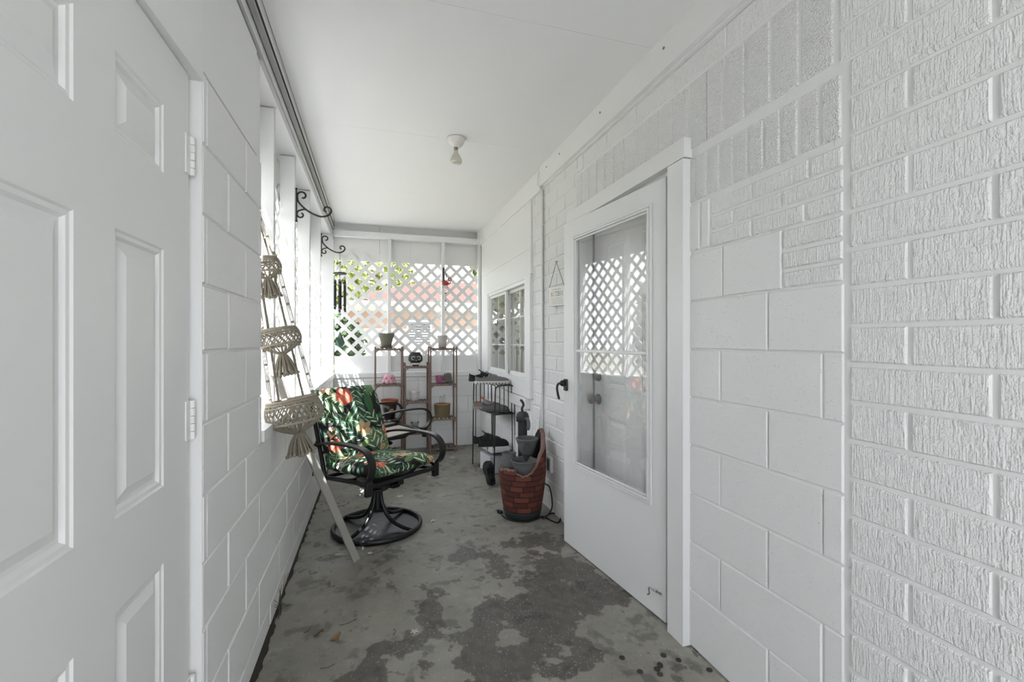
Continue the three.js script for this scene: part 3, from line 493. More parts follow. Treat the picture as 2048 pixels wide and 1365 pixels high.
// ------------------------------------------------------------------ three tier macrame hanger
{
  const cord = std(0xa39a8a, 0.92, { bumpMap: plainH, bumpScale: 0.002 });
  const o = thing('macrame_planter', 'three tier beige macrame basket hanger with tassels hanging by the sill', 'planter', [-0.335, 0.78, -2.37]);
  // local axis runs up from the lowest tassel; it leans to the left
  o.rotation.z = 0.182; o.rotation.x = -0.04;
  const tier = (R0, R1, yTop, h, tasselLen, nCord, sz) => {
    const k = new THREE.Group(); // built straight into the hanger as parts
    const top = new THREE.TorusGeometry(R0, sz * 0.0062, 8, 48); top.rotateX(Math.PI / 2); top.translate(0, yTop, 0);
    const bot = new THREE.TorusGeometry(R1, sz * 0.0068, 8, 48); bot.rotateX(Math.PI / 2); bot.translate(0, yTop - h, 0);
    mesh('rim', [top, bot], cord, o);
    const net = [], N = nCord;
    for (let i = 0; i < N; i++) for (const s of [-1, 1]) { const pts = []; for (let q = 0; q <= 8; q++) { const t = q / 8, a = (i + s * t * 2.2) / N * 2 * Math.PI, bul = Math.sin(t * Math.PI) * 0.012 * sz, R = R0 + (R1 - R0) * t + bul; pts.push([Math.cos(a) * R, yTop - h * t, Math.sin(a) * R]); } net.push(new THREE.TubeGeometry(new THREE.CatmullRomCurve3(pts.map((p) => V(...p))), 14, 0.0034 * sz, 5)); }
    mesh('netting', net, cord, o);
    const wall = []; for (let q = 0; q < 2; q++) { const t = q ? 0.24 : 0.10; const R = R0 + (R1 - R0) * t + Math.sin(t * Math.PI) * 0.012 * sz; const g = new THREE.TorusGeometry(R, 0.005 * sz, 6, 48); g.rotateX(Math.PI / 2); g.translate(0, yTop - h * t, 0); wall.push(g); }
    mesh('knot_band', wall, cord, o);
    // gathers below, then tassel
    const yb = yTop - h, gather = [], drop = R1 * 0.5;
    for (let i = 0; i < N; i++) { const a = i / N * 2 * Math.PI; gather.push(new THREE.TubeGeometry(new THREE.CatmullRomCurve3([V(Math.cos(a) * R1, yb, Math.sin(a) * R1), V(Math.cos(a) * R1 * 0.55, yb - drop * 0.6, Math.sin(a) * R1 * 0.55), V(Math.cos(a) * 0.014, yb - drop, Math.sin(a) * 0.014)]), 10, 0.0042 * sz, 5)); }
    mesh('gathers', gather, cord, o);
    const tas = [sphere(0.02 * sz, 0, yb - drop, 0, 1, 0.8, 1)], n2 = 34;
    for (let i = 0; i < n2; i++) { const a = i * 2.4, r = 0.062 * sz * Math.sqrt((i + 1) / n2), l = tasselLen * rr(0.9, 1.05); tas.push(new THREE.TubeGeometry(new THREE.CatmullRomCurve3([V(Math.cos(a) * 0.012, yb - drop, Math.sin(a) * 0.012), V(Math.cos(a) * r * 0.7, yb - drop - l * 0.4, Math.sin(a) * r * 0.7), V(Math.cos(a) * r * 1.1, yb - drop - l, Math.sin(a) * r * 1.1)]), 8, 0.0045 * sz, 5), sphere(0.009 * sz, Math.cos(a) * r * 1.1, yb - drop - l, Math.sin(a) * r * 1.1, 1, 1, 1, 6, 5)); }
    mesh('tassel', tas, cord, o);
  };
  tier(0.108, 0.118, 0.235, 0.105, 0.095, 30, 1);
  tier(0.078, 0.086, 0.575, 0.075, 0.10, 22, 0.85);
  tier(0.054, 0.060, 0.915, 0.065, 0.085, 16, 0.75);
  const ropes = (R0, y0, R1, y1, sz) => { for (let k = 0; k < 4; k++) { const a = k * Math.PI / 2 + 0.35, pts = [[Math.cos(a) * R0, y0, Math.sin(a) * R0], [Math.cos(a) * R1, y1, Math.sin(a) * R1]];
    const g = []; const sp = k % 2 ? 0.0028 : 0.0055; for (const e of [-sp, 0, sp]) g.push(rod([pts[0][0] + e, pts[0][1], pts[0][2] - e], [pts[1][0] + e, pts[1][1], pts[1][2] - e], 0.0019, 5));
    for (const t of [0.08, 0.4, 0.7, 0.95]) g.push(sphere(0.0068, pts[0][0] + (pts[1][0] - pts[0][0]) * t, y0 + (y1 - y0) * t, pts[0][2] + (pts[1][2] - pts[0][2]) * t, 1, 1, 1, 7, 5));
    mesh('rope', g, cord, o); } };
  ropes(0.108, 0.235, 0.086, 0.50, 1); ropes(0.078, 0.575, 0.060, 0.85, 1); ropes(0.054, 0.915, 0.006, 1.18, 1);
  mesh('hanging_loop', rod([0, 1.18, 0], [0, 1.40, 0], 0.006, 8), cord, o);
  mesh('nail', rod([0, 1.395, 0.02], [0, 1.395, -0.03], 0.004, 8), M.dull, o);
}

// ------------------------------------------------------------------ scroll brackets and wind chime
function scroll(c, r0, a0, turns, n = 20) { const p = []; for (let i = 0; i <= n; i++) { const t = i / n, a = a0 + turns * 2 * Math.PI * t, r = r0 * (1 - 0.62 * t); p.push([c[0] + r * Math.cos(a), c[1] + r * Math.sin(a), 0]); } return p; }
function bracket(label, pos, s) {
  const o = thing('scroll_bracket', label, 'bracket', pos);
  mesh('back_bar', [RB(0.006, 0.205, 0.016, 0.002, 0, 0, 0), sphere(0.007, 0, 0.106, 0), sphere(0.007, 0, -0.106, 0)], M.blackIron, o);
  const main = [...scroll([0.036, 0.062], 0.034, 3.5, -0.8).reverse(), [0.012, 0.02, 0], [0.05, -0.02, 0], [0.10, -0.052, 0], [0.15, -0.066, 0], [0.19, -0.056, 0], ...scroll([0.185, -0.020], 0.030, -0.6, 0.75)];
  mesh('arm', tube(main, 0.0062, 110, 8), M.blackIron, o);
  mesh('brace', tube([...scroll([0.026, -0.062], 0.028, 1.9, 0.85).reverse(), [0.05, -0.026, 0], [0.085, -0.042, 0]], 0.0055, 60, 8), M.blackIron, o);
  return o;
}
bracket('black iron scroll bracket on the post, nothing hanging from it', [-0.493, 2.19, -3.29], 1);
bracket('black iron scroll bracket holding the green wind chime', [-0.493, 2.225, -4.775], 1);
{
  const green = std(0x1c241f, 0.4, { metalness: 0.3 }), wire = M.black;
  const o = thing('wind_chime', 'dark green tube wind chime with sail on the bracket', 'wind chime', [-0.325, 1.22, -4.775]);
  mesh('hook_wire', [rod([0, 0.935, 0], [0, 0.82, 0], 0.0022, 6), sphere(0.008, 0, 0.84, 0)], wire, o);
  const disc = new THREE.TorusGeometry(0.056, 0.009, 10, 40); disc.rotateX(Math.PI / 2); disc.scale(1, 0.8, 1); disc.translate(0, 0.735, 0);
  mesh('top_ring', [disc, cyl(0.05, 0.05, 0.006, 0, 0.732, 0, 30)], M.blackIron, o);
  for (let k = 0; k < 3; k++) { const a = k * 2.094 + 0.4; mesh('support_cord', rod([0, 0.83, 0], [0.05 * Math.cos(a), 0.738, 0.05 * Math.sin(a)], 0.0016, 5), wire, o); }
  const L = [0.30, 0.32, 0.29, 0.265, 0.285, 0.31];
  for (let k = 0; k < 6; k++) { const a = k * 1.047 + 0.55, x = 0.052 * Math.cos(a), z = 0.052 * Math.sin(a); const t = mesh('chime_tube', [cyl(0.0105, 0.0105, L[k], x, 0.668 - L[k], z, 14), rod([x, 0.668, z], [x, 0.735, z], 0.001, 4)], green, o); mesh('silver_band', [cyl(0.0108, 0.0108, 0.003, x, 0.655, z, 14), cyl(0.0108, 0.0108, 0.003, x, 0.62, z, 14), cyl(0.0108, 0.0108, 0.003, x, 0.668 - L[k] + 0.03, z, 14)], M.chrome, t); }
  mesh('striker', [cyl(0.026, 0.026, 0.014, 0, 0.50, 0, 24), rod([0, 0.735, 0], [0, 0.16, 0], 0.0012, 5)], M.blackIron, o);
  const sail = new THREE.ExtrudeGeometry(new THREE.Shape([[0, 0.16], [0.045, 0.055], [0.012, 0.0], [-0.045, 0.035]].map((p) => new THREE.Vector2(...p))), { depth: 0.006, bevelEnabled: true, bevelSize: 0.002, bevelThickness: 0.002, bevelSegments: 1 }); sail.translate(0, 0, -0.003);
  mesh('sail', sail, std(0x1b3a2a, 0.45), o);
}

// ------------------------------------------------------------------ red bird ornament and thermometer on the far stud
{
  const t = thing('thermometer', 'slim black strip fixed to the far stud above the red ornament', 'thermometer', [0.809, 2.09, -5.570]);
  mesh('strip', RB(0.018, 0.20, 0.012, 0.005, 0, 0, 0), M.black, t); mesh('hook', tube([[0.01, 0.03, 0.004], [0.026, 0.05, 0.008], [0.03, 0.02, 0.01], [0.028, -0.04, 0.01]], 0.003, 16, 6), M.black, t);
  const red = std(0x9d3b30, 0.45, { metalness: 0.2 });
  const o = thing('metal_bird', 'small red metal flamingo ornament hanging beside the far stud', 'ornament', [0.83, 1.93, -5.535]);
  mesh('body', sphere(0.032, 0, 0.06, 0, 1.35, 0.8, 0.8), red, o);
  mesh('neck', tube([[0.026, 0.065, 0], [0.05, 0.06, 0], [0.056, 0.085, 0], [0.036, 0.105, 0], [0.038, 0.128, 0], [0.058, 0.128, 0], [0.064, 0.108, 0]], 0.006, 36, 8), red, o);
  mesh('beak', sphere(0.007, 0.065, 0.103, 0, 0.8, 1.6, 0.8), M.black, o);
  const wing = new THREE.ExtrudeGeometry(new THREE.Shape([[0.02, 0.075], [-0.03, 0.12], [-0.025, 0.09], [-0.06, 0.085], [-0.03, 0.065], [-0.058, 0.045], [-0.015, 0.045]].map((p) => new THREE.Vector2(...p))), { depth: 0.004, bevelEnabled: false }); wing.translate(0, 0, 0.02); mesh('wing', wing, red, o);
  for (const s of [-1, 1]) mesh('leg', rod([s * 0.018, 0.045, 0], [s * 0.034 - 0.005, 0.005, 0], 0.003, 6), M.black, o);
  mesh('hanging_wire', rod([0.01, 0.08, 0], [0.012, 0.19, 0], 0.0015, 5), M.black, o);
  mesh('bell_string', [rod([0.0, 0.03, 0], [0.0, -0.27, 0], 0.0014, 5), sphere(0.009, 0, -0.06, 0, 1.2, 0.8, 1), sphere(0.006, 0, -0.15, 0, 1, 1.6, 1), sphere(0.006, 0, -0.19, 0, 1, 1.6, 1), sphere(0.008, 0, -0.26, 0)], M.black, o);
}

// ------------------------------------------------------------------ ceiling lamp
{
  const o = thing('ceiling_lamp', 'white porcelain lampholder with a bare reflector bulb, unlit', 'lamp', [0.525, 2.655, -3.04]);
  mesh('lampholder', lathe([[0, 0], [0.060, 0], [0.060, -0.006], [0.052, -0.03], [0.044, -0.045], [0.030, -0.048], [0.029, -0.062], [0.018, -0.064], [0, -0.06]], 36), std(0xdedcd8, 0.3), o);
  const bulb = mesh('bulb', lathe([[0.0135, -0.085], [0.015, -0.10], [0.026, -0.118], [0.037, -0.138], [0.040, -0.155], [0.037, -0.166], [0.022, -0.173], [0, -0.175]], 32), std(0xc8c5b8, 0.25), o);
  mesh('screw_base', lathe([[0.012, -0.058], [0.0135, -0.062], [0.012, -0.066], [0.0135, -0.070], [0.012, -0.074], [0.0135, -0.079], [0.0135, -0.086]], 24), std(0x8a8570, 0.4, { metalness: 0.7 }), bulb);
}

// ------------------------------------------------------------------ sign on the brick wall
{
  const cv = document.createElement('canvas'); cv.width = 512; cv.height = 300; const c = cv.getContext('2d');
  c.fillStyle = '#e8e6e2'; c.fillRect(0, 0, 512, 300);
  c.fillStyle = '#8b8986'; for (let k = 0; k < 12; k++) c.fillRect(110 + k * 25, 38 + (k % 2) * 2, 17, 12);
  c.font = 'bold 104px serif'; c.textBaseline = 'alphabetic';
  const col = ['#a04038', '#cf8f88', '#6d7072', '#4a4f52', '#5c6468', '#a9abab'], let6 = 'AUTISM', xs = [55, 130, 212, 285, 325, 385];
  [...let6].forEach((ch, i) => { c.fillStyle = col[i]; c.fillText(ch, xs[i], 150, i === 5 ? 96 : 90); });
  c.fillStyle = '#a3a19e'; for (let r = 0; r < 5; r++) { let x = 60 + (r % 2) * 20; while (x < 440) { const w = 14 + rnd() * 34; c.fillRect(x, 176 + r * 22, w, 7); x += w + 10; } }
  const t = new THREE.CanvasTexture(cv); t.colorSpace = THREE.SRGBColorSpace;
  const o = thing('hanging_sign', 'small white AUTISM sign hanging by a string on the brick wall', 'sign', [1.262, 1.615, -3.055]);
  o.rotation.y = -Math.PI / 2 + 0.10; o.rotation.order = 'YXZ'; o.rotation.x = 0.05; o.rotation.z = -0.03;
  mesh('board', RB(0.236, 0.142, 0.007, 0.001), std(0x4c4845, 0.6), o);
  const f = new THREE.PlaneGeometry(0.234, 0.140); f.translate(0, 0, 0.0038); mesh('print', f, std(0xffffff, 0.6, { map: t }), o);
  mesh('string', [rod([-0.112, 0.068, 0], [0.0, 0.245, -0.004], 0.0022, 6), rod([0.112, 0.068, 0], [0.0, 0.245, -0.004], 0.0022, 6)], std(0x6d655c, 0.9), o);
  mesh('nail', rod([0, 0.248, -0.018], [0, 0.248, 0.004], 0.003, 8), M.dull, o);
}

// ------------------------------------------------------------------ plant stand
const brown = std(0x7d6a60, 0.7, { bumpMap: woodH, bumpScale: 0.001 }), brown2 = std(0x68564d, 0.75);
{
  const o = thing('plant_stand', 'tall brown three column slatted plant stand against the far wall', 'plant stand', [0, 0, -5.38]);
  const zf = 0.10, zb = -0.10;
  const cols = [[0.008, 0.305, 1.205, [1.205, 0.80, 0.395, 0.05]], [0.332, 0.602, 1.02, [0.998, 0.60, 0.24]], [0.618, 0.918, 1.205, [1.205, 0.79, 0.39, 0.05]]];
  for (const [x0, x1, top, shelves] of cols) {
    for (const x of [x0, x1]) for (const z of [zf, zb]) mesh('leg', [rod([x, 0, z], [x, top + 0.012, z], 0.0095, 8), sphere(0.012, x, top + 0.012, z, 1, 0.8, 1, 10, 8)], brown, o);
    for (const y of shelves) {
      const fr = []; for (const z of [zf, zb]) fr.push(rod([x0, y - 0.012, z], [x1, y - 0.012, z], 0.008, 8)); for (const x of [x0, x1]) fr.push(rod([x, y - 0.012, zf], [x, y - 0.012, zb], 0.008, 8));
      for (const x of [x0, x1]) { const s = x === x0 ? 1 : -1; fr.push(tube([[x, y - 0.065, zf], [x + s * 0.012, y - 0.035, zf], [x + s * 0.045, y - 0.014, zf]], 0.006, 10, 6)); }
      const sh = mesh('shelf_frame', fr, brown, o);
      const n = 6; for (let k = 0; k < n; k++) mesh('slat', RB(0.026, 0.007, 0.205, 0.002, x0 + 0.03 + (x1 - x0 - 0.06) * k / (n - 1), y - 0.0005, 0), k % 2 ? brown : brown2, sh);
    }
  }
  mesh('joint', [rod([0.305, 0.78, zf], [0.332, 0.78, zf], 0.009, 8), rod([0.602, 0.62, zf], [0.618, 0.62, zf], 0.009, 8), rod([0.305, 0.3, zb], [0.332, 0.3, zb], 0.009, 8), rod([0.602, 0.3, zb], [0.618, 0.3, zb], 0.009, 8)], brown2, o);
}
const SZ = -5.375;
{ // pots on the stand
  let o = thing('stone_pot', 'greenish grey textured stone pot with saucer on top of the stand', 'pot', [0.13, 1.209, SZ]);
  const stone = std(0x7f7c6e, 0.9, { bumpMap: pebH, bumpScale: 0.004 });
  const pg = lathe([[0, 0.014], [0.052, 0.014], [0.06, 0.05], [0.074, 0.11], [0.084, 0.135], [0.086, 0.168], [0.078, 0.168], [0.07, 0.12], [0.05, 0.04], [0, 0.04]], 40); { const p = pg.attributes.position; for (let i = 0; i < p.count; i++) { if (p.getY(i) > 0.16) p.setY(i, p.getY(i) + 0.004 * Math.sin(Math.atan2(p.getZ(i), p.getX(i)) * 14)); } }
  mesh('body', pg, stone, o); mesh('saucer', lathe([[0, 0], [0.062, 0], [0.070, 0.02], [0.064, 0.02], [0.058, 0.008], [0, 0.008]], 36), stone, o);
  o = thing('grey_pot', 'pale grey ribbed flowerpot on top of the stand, right column', 'pot', [0.765, 1.209, SZ]);
  mesh('body', lathe([[0, 0.012], [0.045, 0.012], [0.050, 0.06], [0.058, 0.135], [0.061, 0.138], [0.061, 0.146], [0.055, 0.146], [0.046, 0.03], [0, 0.03]], 36), std(0xb9b3ae, 0.7), o); mesh('foot', lathe([[0, 0], [0.042, 0], [0.045, 0.012], [0, 0.012]], 30), std(0x8d7f74, 0.8), o);
  // skull planter
  o = thing('skull_planter', 'black skull shaped planter with white ringed eyes and teeth', 'planter', [0.455, 1.002, SZ + 0.01]);
  const sk = std(0x2b2c2e, 0.5), wht = std(0xd5d2cc, 0.6);
  const sg = new THREE.SphereGeometry(1, 36, 28), sp = sg.attributes.position;
  for (let i = 0; i < sp.count; i++) { let x = sp.getX(i), y = sp.getY(i), z = sp.getZ(i); const jaw = y < -0.25 ? 0.80 : 1; const k = y > 0.72 ? 0.72 / y : 1; sp.setXYZ(i, x * 0.082 * jaw * (1 - 0.1 * Math.max(0, -y)), 0.078 + Math.max(-0.076, y * k * 0.095), z * 0.078 * (z > 0 ? 0.95 : 1) * jaw); } sg.computeVertexNormals();
  mesh('body', sg, sk, o); mesh('rim', lathe([[0.056, 0.14], [0.058, 0.158], [0.05, 0.158], [0.048, 0.14]], 32), sk, o);
  for (const s of [-1, 1]) { const t = new THREE.TorusGeometry(0.020, 0.003, 8, 28); t.translate(s * 0.030, 0.092, 0.0685); const e = mesh('eye_ring', t, wht, o); mesh('eye_socket', sphere(0.013, s * 0.030, 0.092, 0.068, 1, 1, 0.5), M.rubber, e); const t2 = new THREE.TorusGeometry(0.0105, 0.0016, 6, 20); t2.translate(s * 0.030, 0.092, 0.0755); mesh('inner_ring', t2, M.grey, e); }
  const nose = new THREE.ExtrudeGeometry(new THREE.Shape([[0, 0.075], [0.006, 0.062], [-0.006, 0.062]].map((p) => new THREE.Vector2(...p))), { depth: 0.004, bevelEnabled: false }); nose.translate(0, 0, 0.072); mesh('nose', nose, wht, o);
  for (let k = 0; k < 8; k++) mesh('tooth', RB(0.0115, 0.021, 0.006, 0.0025, (k - 3.5) * 0.0128, 0.026, 0.0625 - Math.pow((k - 3.5) / 3.5, 2) * 0.012), wht, o);
  // octopus planter
  const pk = std(0xcb9aa6, 0.5);
  o = thing('octopus_planter', 'pink octopus shaped planter with black eyes on the stand', 'planter', [0.158, 0.804, SZ + 0.015]);
  mesh('body', lathe([[0, 0.015], [0.058, 0.015], [0.066, 0.04], [0.062, 0.075], [0.048, 0.10], [0.034, 0.108], [0.031, 0.108], [0.031, 0.09], [0, 0.085]], 36), pk, o);
  for (let k = 0; k < 8; k++) { const a = k * Math.PI / 4 + 0.39; mesh('tentacle', sphere(0.023, 0.062 * Math.cos(a), 0.022, 0.062 * Math.sin(a), 1, 0.98, 1, 14, 10), pk, o); }
  for (const s of [-1, 1]) mesh('eye', sphere(0.0065, s * 0.030 - 0.003, 0.067, 0.0575, 1, 1, 0.6, 10, 8), M.rubber, o);
  // white pot
  o = thing('white_pot', 'small plain white pot with rolled rim on the middle column', 'pot', [0.445, 0.604, SZ]);
  mesh('body', lathe([[0, 0], [0.042, 0], [0.046, 0.06], [0.049, 0.078], [0.056, 0.080], [0.058, 0.105], [0.052, 0.107], [0.044, 0.07], [0, 0.06]], 32), std(0xd8d5d2, 0.45), o);
  o = thing('purple_pot', 'small mauve pot next to the grey rabbit figure', 'pot', [0.728, 0.794, SZ + 0.02]);
  mesh('body', lathe([[0, 0], [0.034, 0], [0.046, 0.082], [0.048, 0.092], [0.043, 0.092], [0.034, 0.03], [0, 0.02]], 30), std(0x9a5a78, 0.45), o);
  o = thing('stone_rabbit', 'grey rough stone rabbit figure beside the mauve pot', 'figurine', [0.826, 0.794, SZ + 0.01]);
  const rab = std(0x8b8882, 0.95, { bumpMap: pebH, bumpScale: 0.006 });
  mesh('body', [sphere(0.056, 0, 0.046, 0, 1.0, 0.82, 0.9), sphere(0.036, 0.004, 0.088, 0.018, 1, 0.95, 1), sphere(0.022, -0.035, 0.018, 0.035, 1.2, 0.8, 1), sphere(0.022, 0.035, 0.018, 0.035, 1.2, 0.8, 1)], rab, o);
  for (const s of [-1, 1]) mesh('ear', sphere(0.014, s * 0.034, 0.084, 0.008, 0.7, 2.3, 0.8), rab, o);
  // woven basket
  const weave = dataTex(256, 256, (i, j) => { const a = Math.floor(i / 16), b = Math.floor(j / 11), v = (a + b) % 2; const e = Math.sin((i % 16) / 16 * Math.PI) * Math.sin((j % 11) / 11 * Math.PI); const k = 0.62 + 0.38 * e; return [(v ? 158 : 122) * k, (v ? 142 : 106) * k, (v ? 100 : 74) * k]; }, true); weave.repeat.set(7, 3);
  o = thing('woven_basket', 'round tan woven basket pot with wires sticking out', 'basket', [0.766, 0.394, SZ + 0.005]);
  mesh('side', cyl(0.086, 0.092, 0.148, 0, 0.002, 0, 40), std(0xffffff, 0.85, { map: weave }), o);
  const rm = new THREE.TorusGeometry(0.092, 0.006, 8, 44); rm.rotateX(Math.PI / 2); rm.translate(0, 0.152, 0); mesh('rim', rm, std(0x857552, 0.85), o);
  mesh('soil', cyl(0.086, 0.086, 0.006, 0, 0.148, 0, 32), std(0xa06a4c, 0.9), o);
  for (const [x, h] of [[-0.02, 0.10], [0.018, 0.115]]) mesh('wire', tube([[x - 0.012, 0.15, 0.01], [x - 0.01, 0.15 + h * 0.7, 0.01], [x, 0.15 + h, 0.01], [x + 0.009, 0.15 + h * 0.8, 0.01], [x + 0.006, 0.155, 0.012]], 0.002, 24, 5), M.black, o);
  // black and terracotta pot
  o = thing('terracotta_pot', 'black pot with terracotta bowl rim behind the cushion', 'pot', [0.165, 0.399, SZ + 0.005]);
  mesh('body', lathe([[0, 0], [0.058, 0], [0.07, 0.09], [0.082, 0.17], [0, 0.17]], 36), std(0x1a1a1d, 0.3), o);
  mesh('bowl', lathe([[0, 0.172], [0.080, 0.172], [0.094, 0.188], [0.097, 0.222], [0.088, 0.222], [0.082, 0.19], [0, 0.186]], 40), std(0xa0522f, 0.7), o);
  mesh('painted_mark', [sphere(0.016, 0.022, 0.115, 0.070, 1.3, 0.7, 0.35), sphere(0.010, 0.004, 0.105, 0.072, 1, 0.8, 0.35)], std(0xc08a33, 0.6), o);
  // frog figure
  o = thing('frog_figurine', 'small grey figurine with big round eyes on the lowest middle shelf', 'figurine', [0.445, 0.244, SZ + 0.01]);
  mesh('body', [sphere(0.042, 0, 0.04, 0, 1, 0.9, 0.9), sphere(0.034, 0, 0.082, 0.015, 1.2, 0.85, 1), sphere(0.018, -0.03, 0.018, 0.03, 1, 1, 1.4), sphere(0.018, 0.03, 0.018, 0.03, 1, 1, 1.4)], std(0x8c908a, 0.6), o);
  for (const s of [-1, 1]) { const e = mesh('eye', sphere(0.018, s * 0.032, 0.108, 0.018), std(0x9b9d97, 0.5), o); mesh('pupil', sphere(0.009, s * 0.034, 0.108, 0.032, 1, 1, 0.6), M.black, e); }
  // driftwood pieces on the bottom shelves
  for (const [x, l, a, lab] of [[0.685, 0.11, 0.4, 'curled piece of brown bark lying flat on the bottom shelf'], [0.845, 0.10, -0.5, 'short brown bark strip propped on the bottom shelf by the leg']]) { const g = tube([[-l / 2, 0.012, 0], [-l / 4, 0.02, 0.02], [l / 5, 0.014, -0.015], [l / 2, 0.02, 0.01]], 0.012, 20, 7); g.rotateY(a); g.translate(x, 0.0545, SZ + 0.02); tag(mesh('bark_piece', g, std(0x6f5c50, 0.9)), lab, 'bark'); }
  const wv = thing('wooden_crate', 'low light wooden slatted box under the left column', 'crate', [0.245, 0.0, SZ + 0.16]);
  mesh('box', [RB(0.13, 0.07, 0.006, 0.002, 0, 0.037, 0.05), RB(0.13, 0.07, 0.006, 0.002, 0, 0.037, -0.05), RB(0.006, 0.07, 0.1, 0.002, -0.065, 0.037, 0), RB(0.006, 0.07, 0.1, 0.002, 0.065, 0.037, 0), RB(0.13, 0.006, 0.1, 0.002, 0, 0.006, 0)], std(0x9b7f58, 0.8), wv);
}

// ------------------------------------------------------------------ shoes
function shoe(o, L, c) {      // local: toe towards +z, sole on y = 0
  const half = (u) => (u < 0.12 ? 0.031 * Math.sqrt(1 - Math.pow(1 - u / 0.12, 2)) * 1.0 + 0.002 : u < 0.4 ? 0.033 : u < 0.72 ? 0.033 + 0.013 * Math.sin((u - 0.4) / 0.32 * Math.PI / 2) : 0.046 * Math.sqrt(Math.max(0, 1 - Math.pow((u - 0.72) / 0.28, 2.4)))) * (L / 0.29);
  const key = [[0, 0.086], [0.05, 0.088], [0.2, 0.072], [0.33, 0.084], [0.42, 0.098], [0.55, 0.090], [0.7, 0.074], [0.82, 0.066], [0.92, 0.060], [1, 0.056]];
  const hgt = (u) => { let k = 0; while (k < key.length - 2 && u > key[k + 1][0]) k++; const t = (u - key[k][0]) / (key[k + 1][0] - key[k][0]), e = t * t * (3 - 2 * t); return (key[k][1] + (key[k + 1][1] - key[k][1]) * e) * (c.tall ?? 1); };
  const NU = 40, NVv = 26, pos = [], idx = [], st = c.soleH ?? 0.026;
  for (let i = 0; i <= NU; i++) { const u = i / NU; for (let j = 0; j <= NVv; j++) { const a = Math.min(Math.PI * j / NVv, Math.PI), w = half(Math.min(0.995, Math.max(0.004, u))) * 0.97; let x = -w * Math.sign(Math.cos(a)) * Math.pow(Math.abs(Math.cos(a)), 0.55), y = st - 0.004 + (hgt(u) - st) * (u > 0.84 ? Math.sqrt(Math.max(0, 1 - Math.pow((u - 0.84) / 0.162, 2.2))) : 1) * Math.pow(Math.sin(a), 0.55);
    if (u > 0.045 && u < 0.40) { const m = Math.abs(j / NVv - 0.5), inside = m < 0.30; if (inside) y = st + 0.012 + (m > 0.24 ? (m - 0.24) / 0.06 * 0.03 : 0); x *= 1 - 0.10 * (y - st) / 0.07; }
    pos.push(x, y, (u - 0.5) * L); } }
  for (let i = 0; i < NU; i++) for (let j = 0; j < NVv; j++) { const p = i * (NVv + 1) + j, q = p + NVv + 1; idx.push(p, q, p + 1, p + 1, q, q + 1); }
  const g = new THREE.BufferGeometry(); g.setAttribute('position', new THREE.Float32BufferAttribute(pos, 3)); g.setAttribute('uv', new THREE.Float32BufferAttribute(pos.flatMap((v, i) => i % 3 === 0 ? [pos[i + 2] * 4, pos[i + 1] * 4] : []), 2)); g.setIndex(idx); g.computeVertexNormals();
  mesh('upper', g, c.upper, o);
  const out = []; for (let i = 0; i <= 40; i++) out.push([half(Math.min(0.998, Math.max(0.002, i / 40))) + 0.003, (i / 40 - 0.5) * (L + 0.006)]);
  const sh = new THREE.Shape([...out, ...out.slice().reverse().map(([x, z]) => [-x, z])].map(([x, z]) => new THREE.Vector2(x, z)));
  const sg = new THREE.ExtrudeGeometry(sh, { depth: st - 0.004, bevelEnabled: true, bevelSize: 0.002, bevelThickness: 0.002, bevelSegments: 2, steps: 1 }); sg.rotateX(Math.PI / 2); sg.translate(0, st - 0.002, 0); // shape y -> z
  mesh('sole', sg, c.sole, o);
  if (c.lug) { const l = []; for (let k = 0; k < 11; k++) { const u = 0.06 + k * 0.088, w = half(u) + 0.004; for (const s of [-1, 1]) l.push(RB(0.010, 0.014, 0.016, 0.003, s * (w - 0.001), 0.007, (u - 0.5) * L)); } mesh('tread', l, c.lug, o); }
  mesh('lining', sphere(0.5, 0, st + 0.016, (0.22 - 0.5) * L, 0.046, 0.012, L * 0.30), c.lining ?? M.rubber, o);
  if (c.tongue !== null) { const t = puff(0.046, 0.085, 0.010, 10, 0.6); t.rotateX(-0.85); t.translate(0, 0.094 * (c.tall ?? 1), (0.42 - 0.5) * L); mesh('tongue', t, c.tongue ?? c.upper, o); }
  if (c.lace) { const l = []; for (let k = 0; k < 5; k++) { const u = 0.44 + k * 0.045, y = hgt(u) + 0.004 - k * 0.0008, w = 0.022; l.push(tube([[-w, y - 0.012, (u - 0.5) * L], [0, y, (u + 0.012 - 0.5) * L], [w, y - 0.012, (u - 0.5) * L]], 0.0028, 8, 5)); } mesh('laces', l, c.lace, o); }
  if (c.mark) mesh(c.markName, c.mark, c.markMat, o);
  return o;
}
const fab = (c) => std(c, 0.85, { bumpMap: plainH, bumpScale: 0.001 });
function swoosh(L, sx) { // curved tick on the outer side
  const s = new THREE.Shape(); s.moveTo(-0.055, 0.045); s.bezierCurveTo(-0.07, 0.02, -0.05, 0.012, -0.02, 0.020); s.lineTo(0.07, 0.048); s.lineTo(-0.02, 0.032); s.bezierCurveTo(-0.04, 0.026, -0.05, 0.03, -0.055, 0.045);
  const g = new THREE.ExtrudeGeometry(s, { depth: 0.003, bevelEnabled: false }); g.translate(0, 0, -0.0015); g.rotateY(sx > 0 ? Math.PI / 2 : -Math.PI / 2); g.scale(1, 1, 1); g.translate(sx * 0.0375, 0.008, 0); return g;
}
const shoeAt = (label, x, y, d, dirX, dirD, L, c, extra) => { const o = thing('shoe', label, 'shoe', [x, y, -d], Math.atan2(dirX, -dirD), 'shoes on and around the wire rack'); shoe(o, L, c); if (extra) extra(o); return o; };
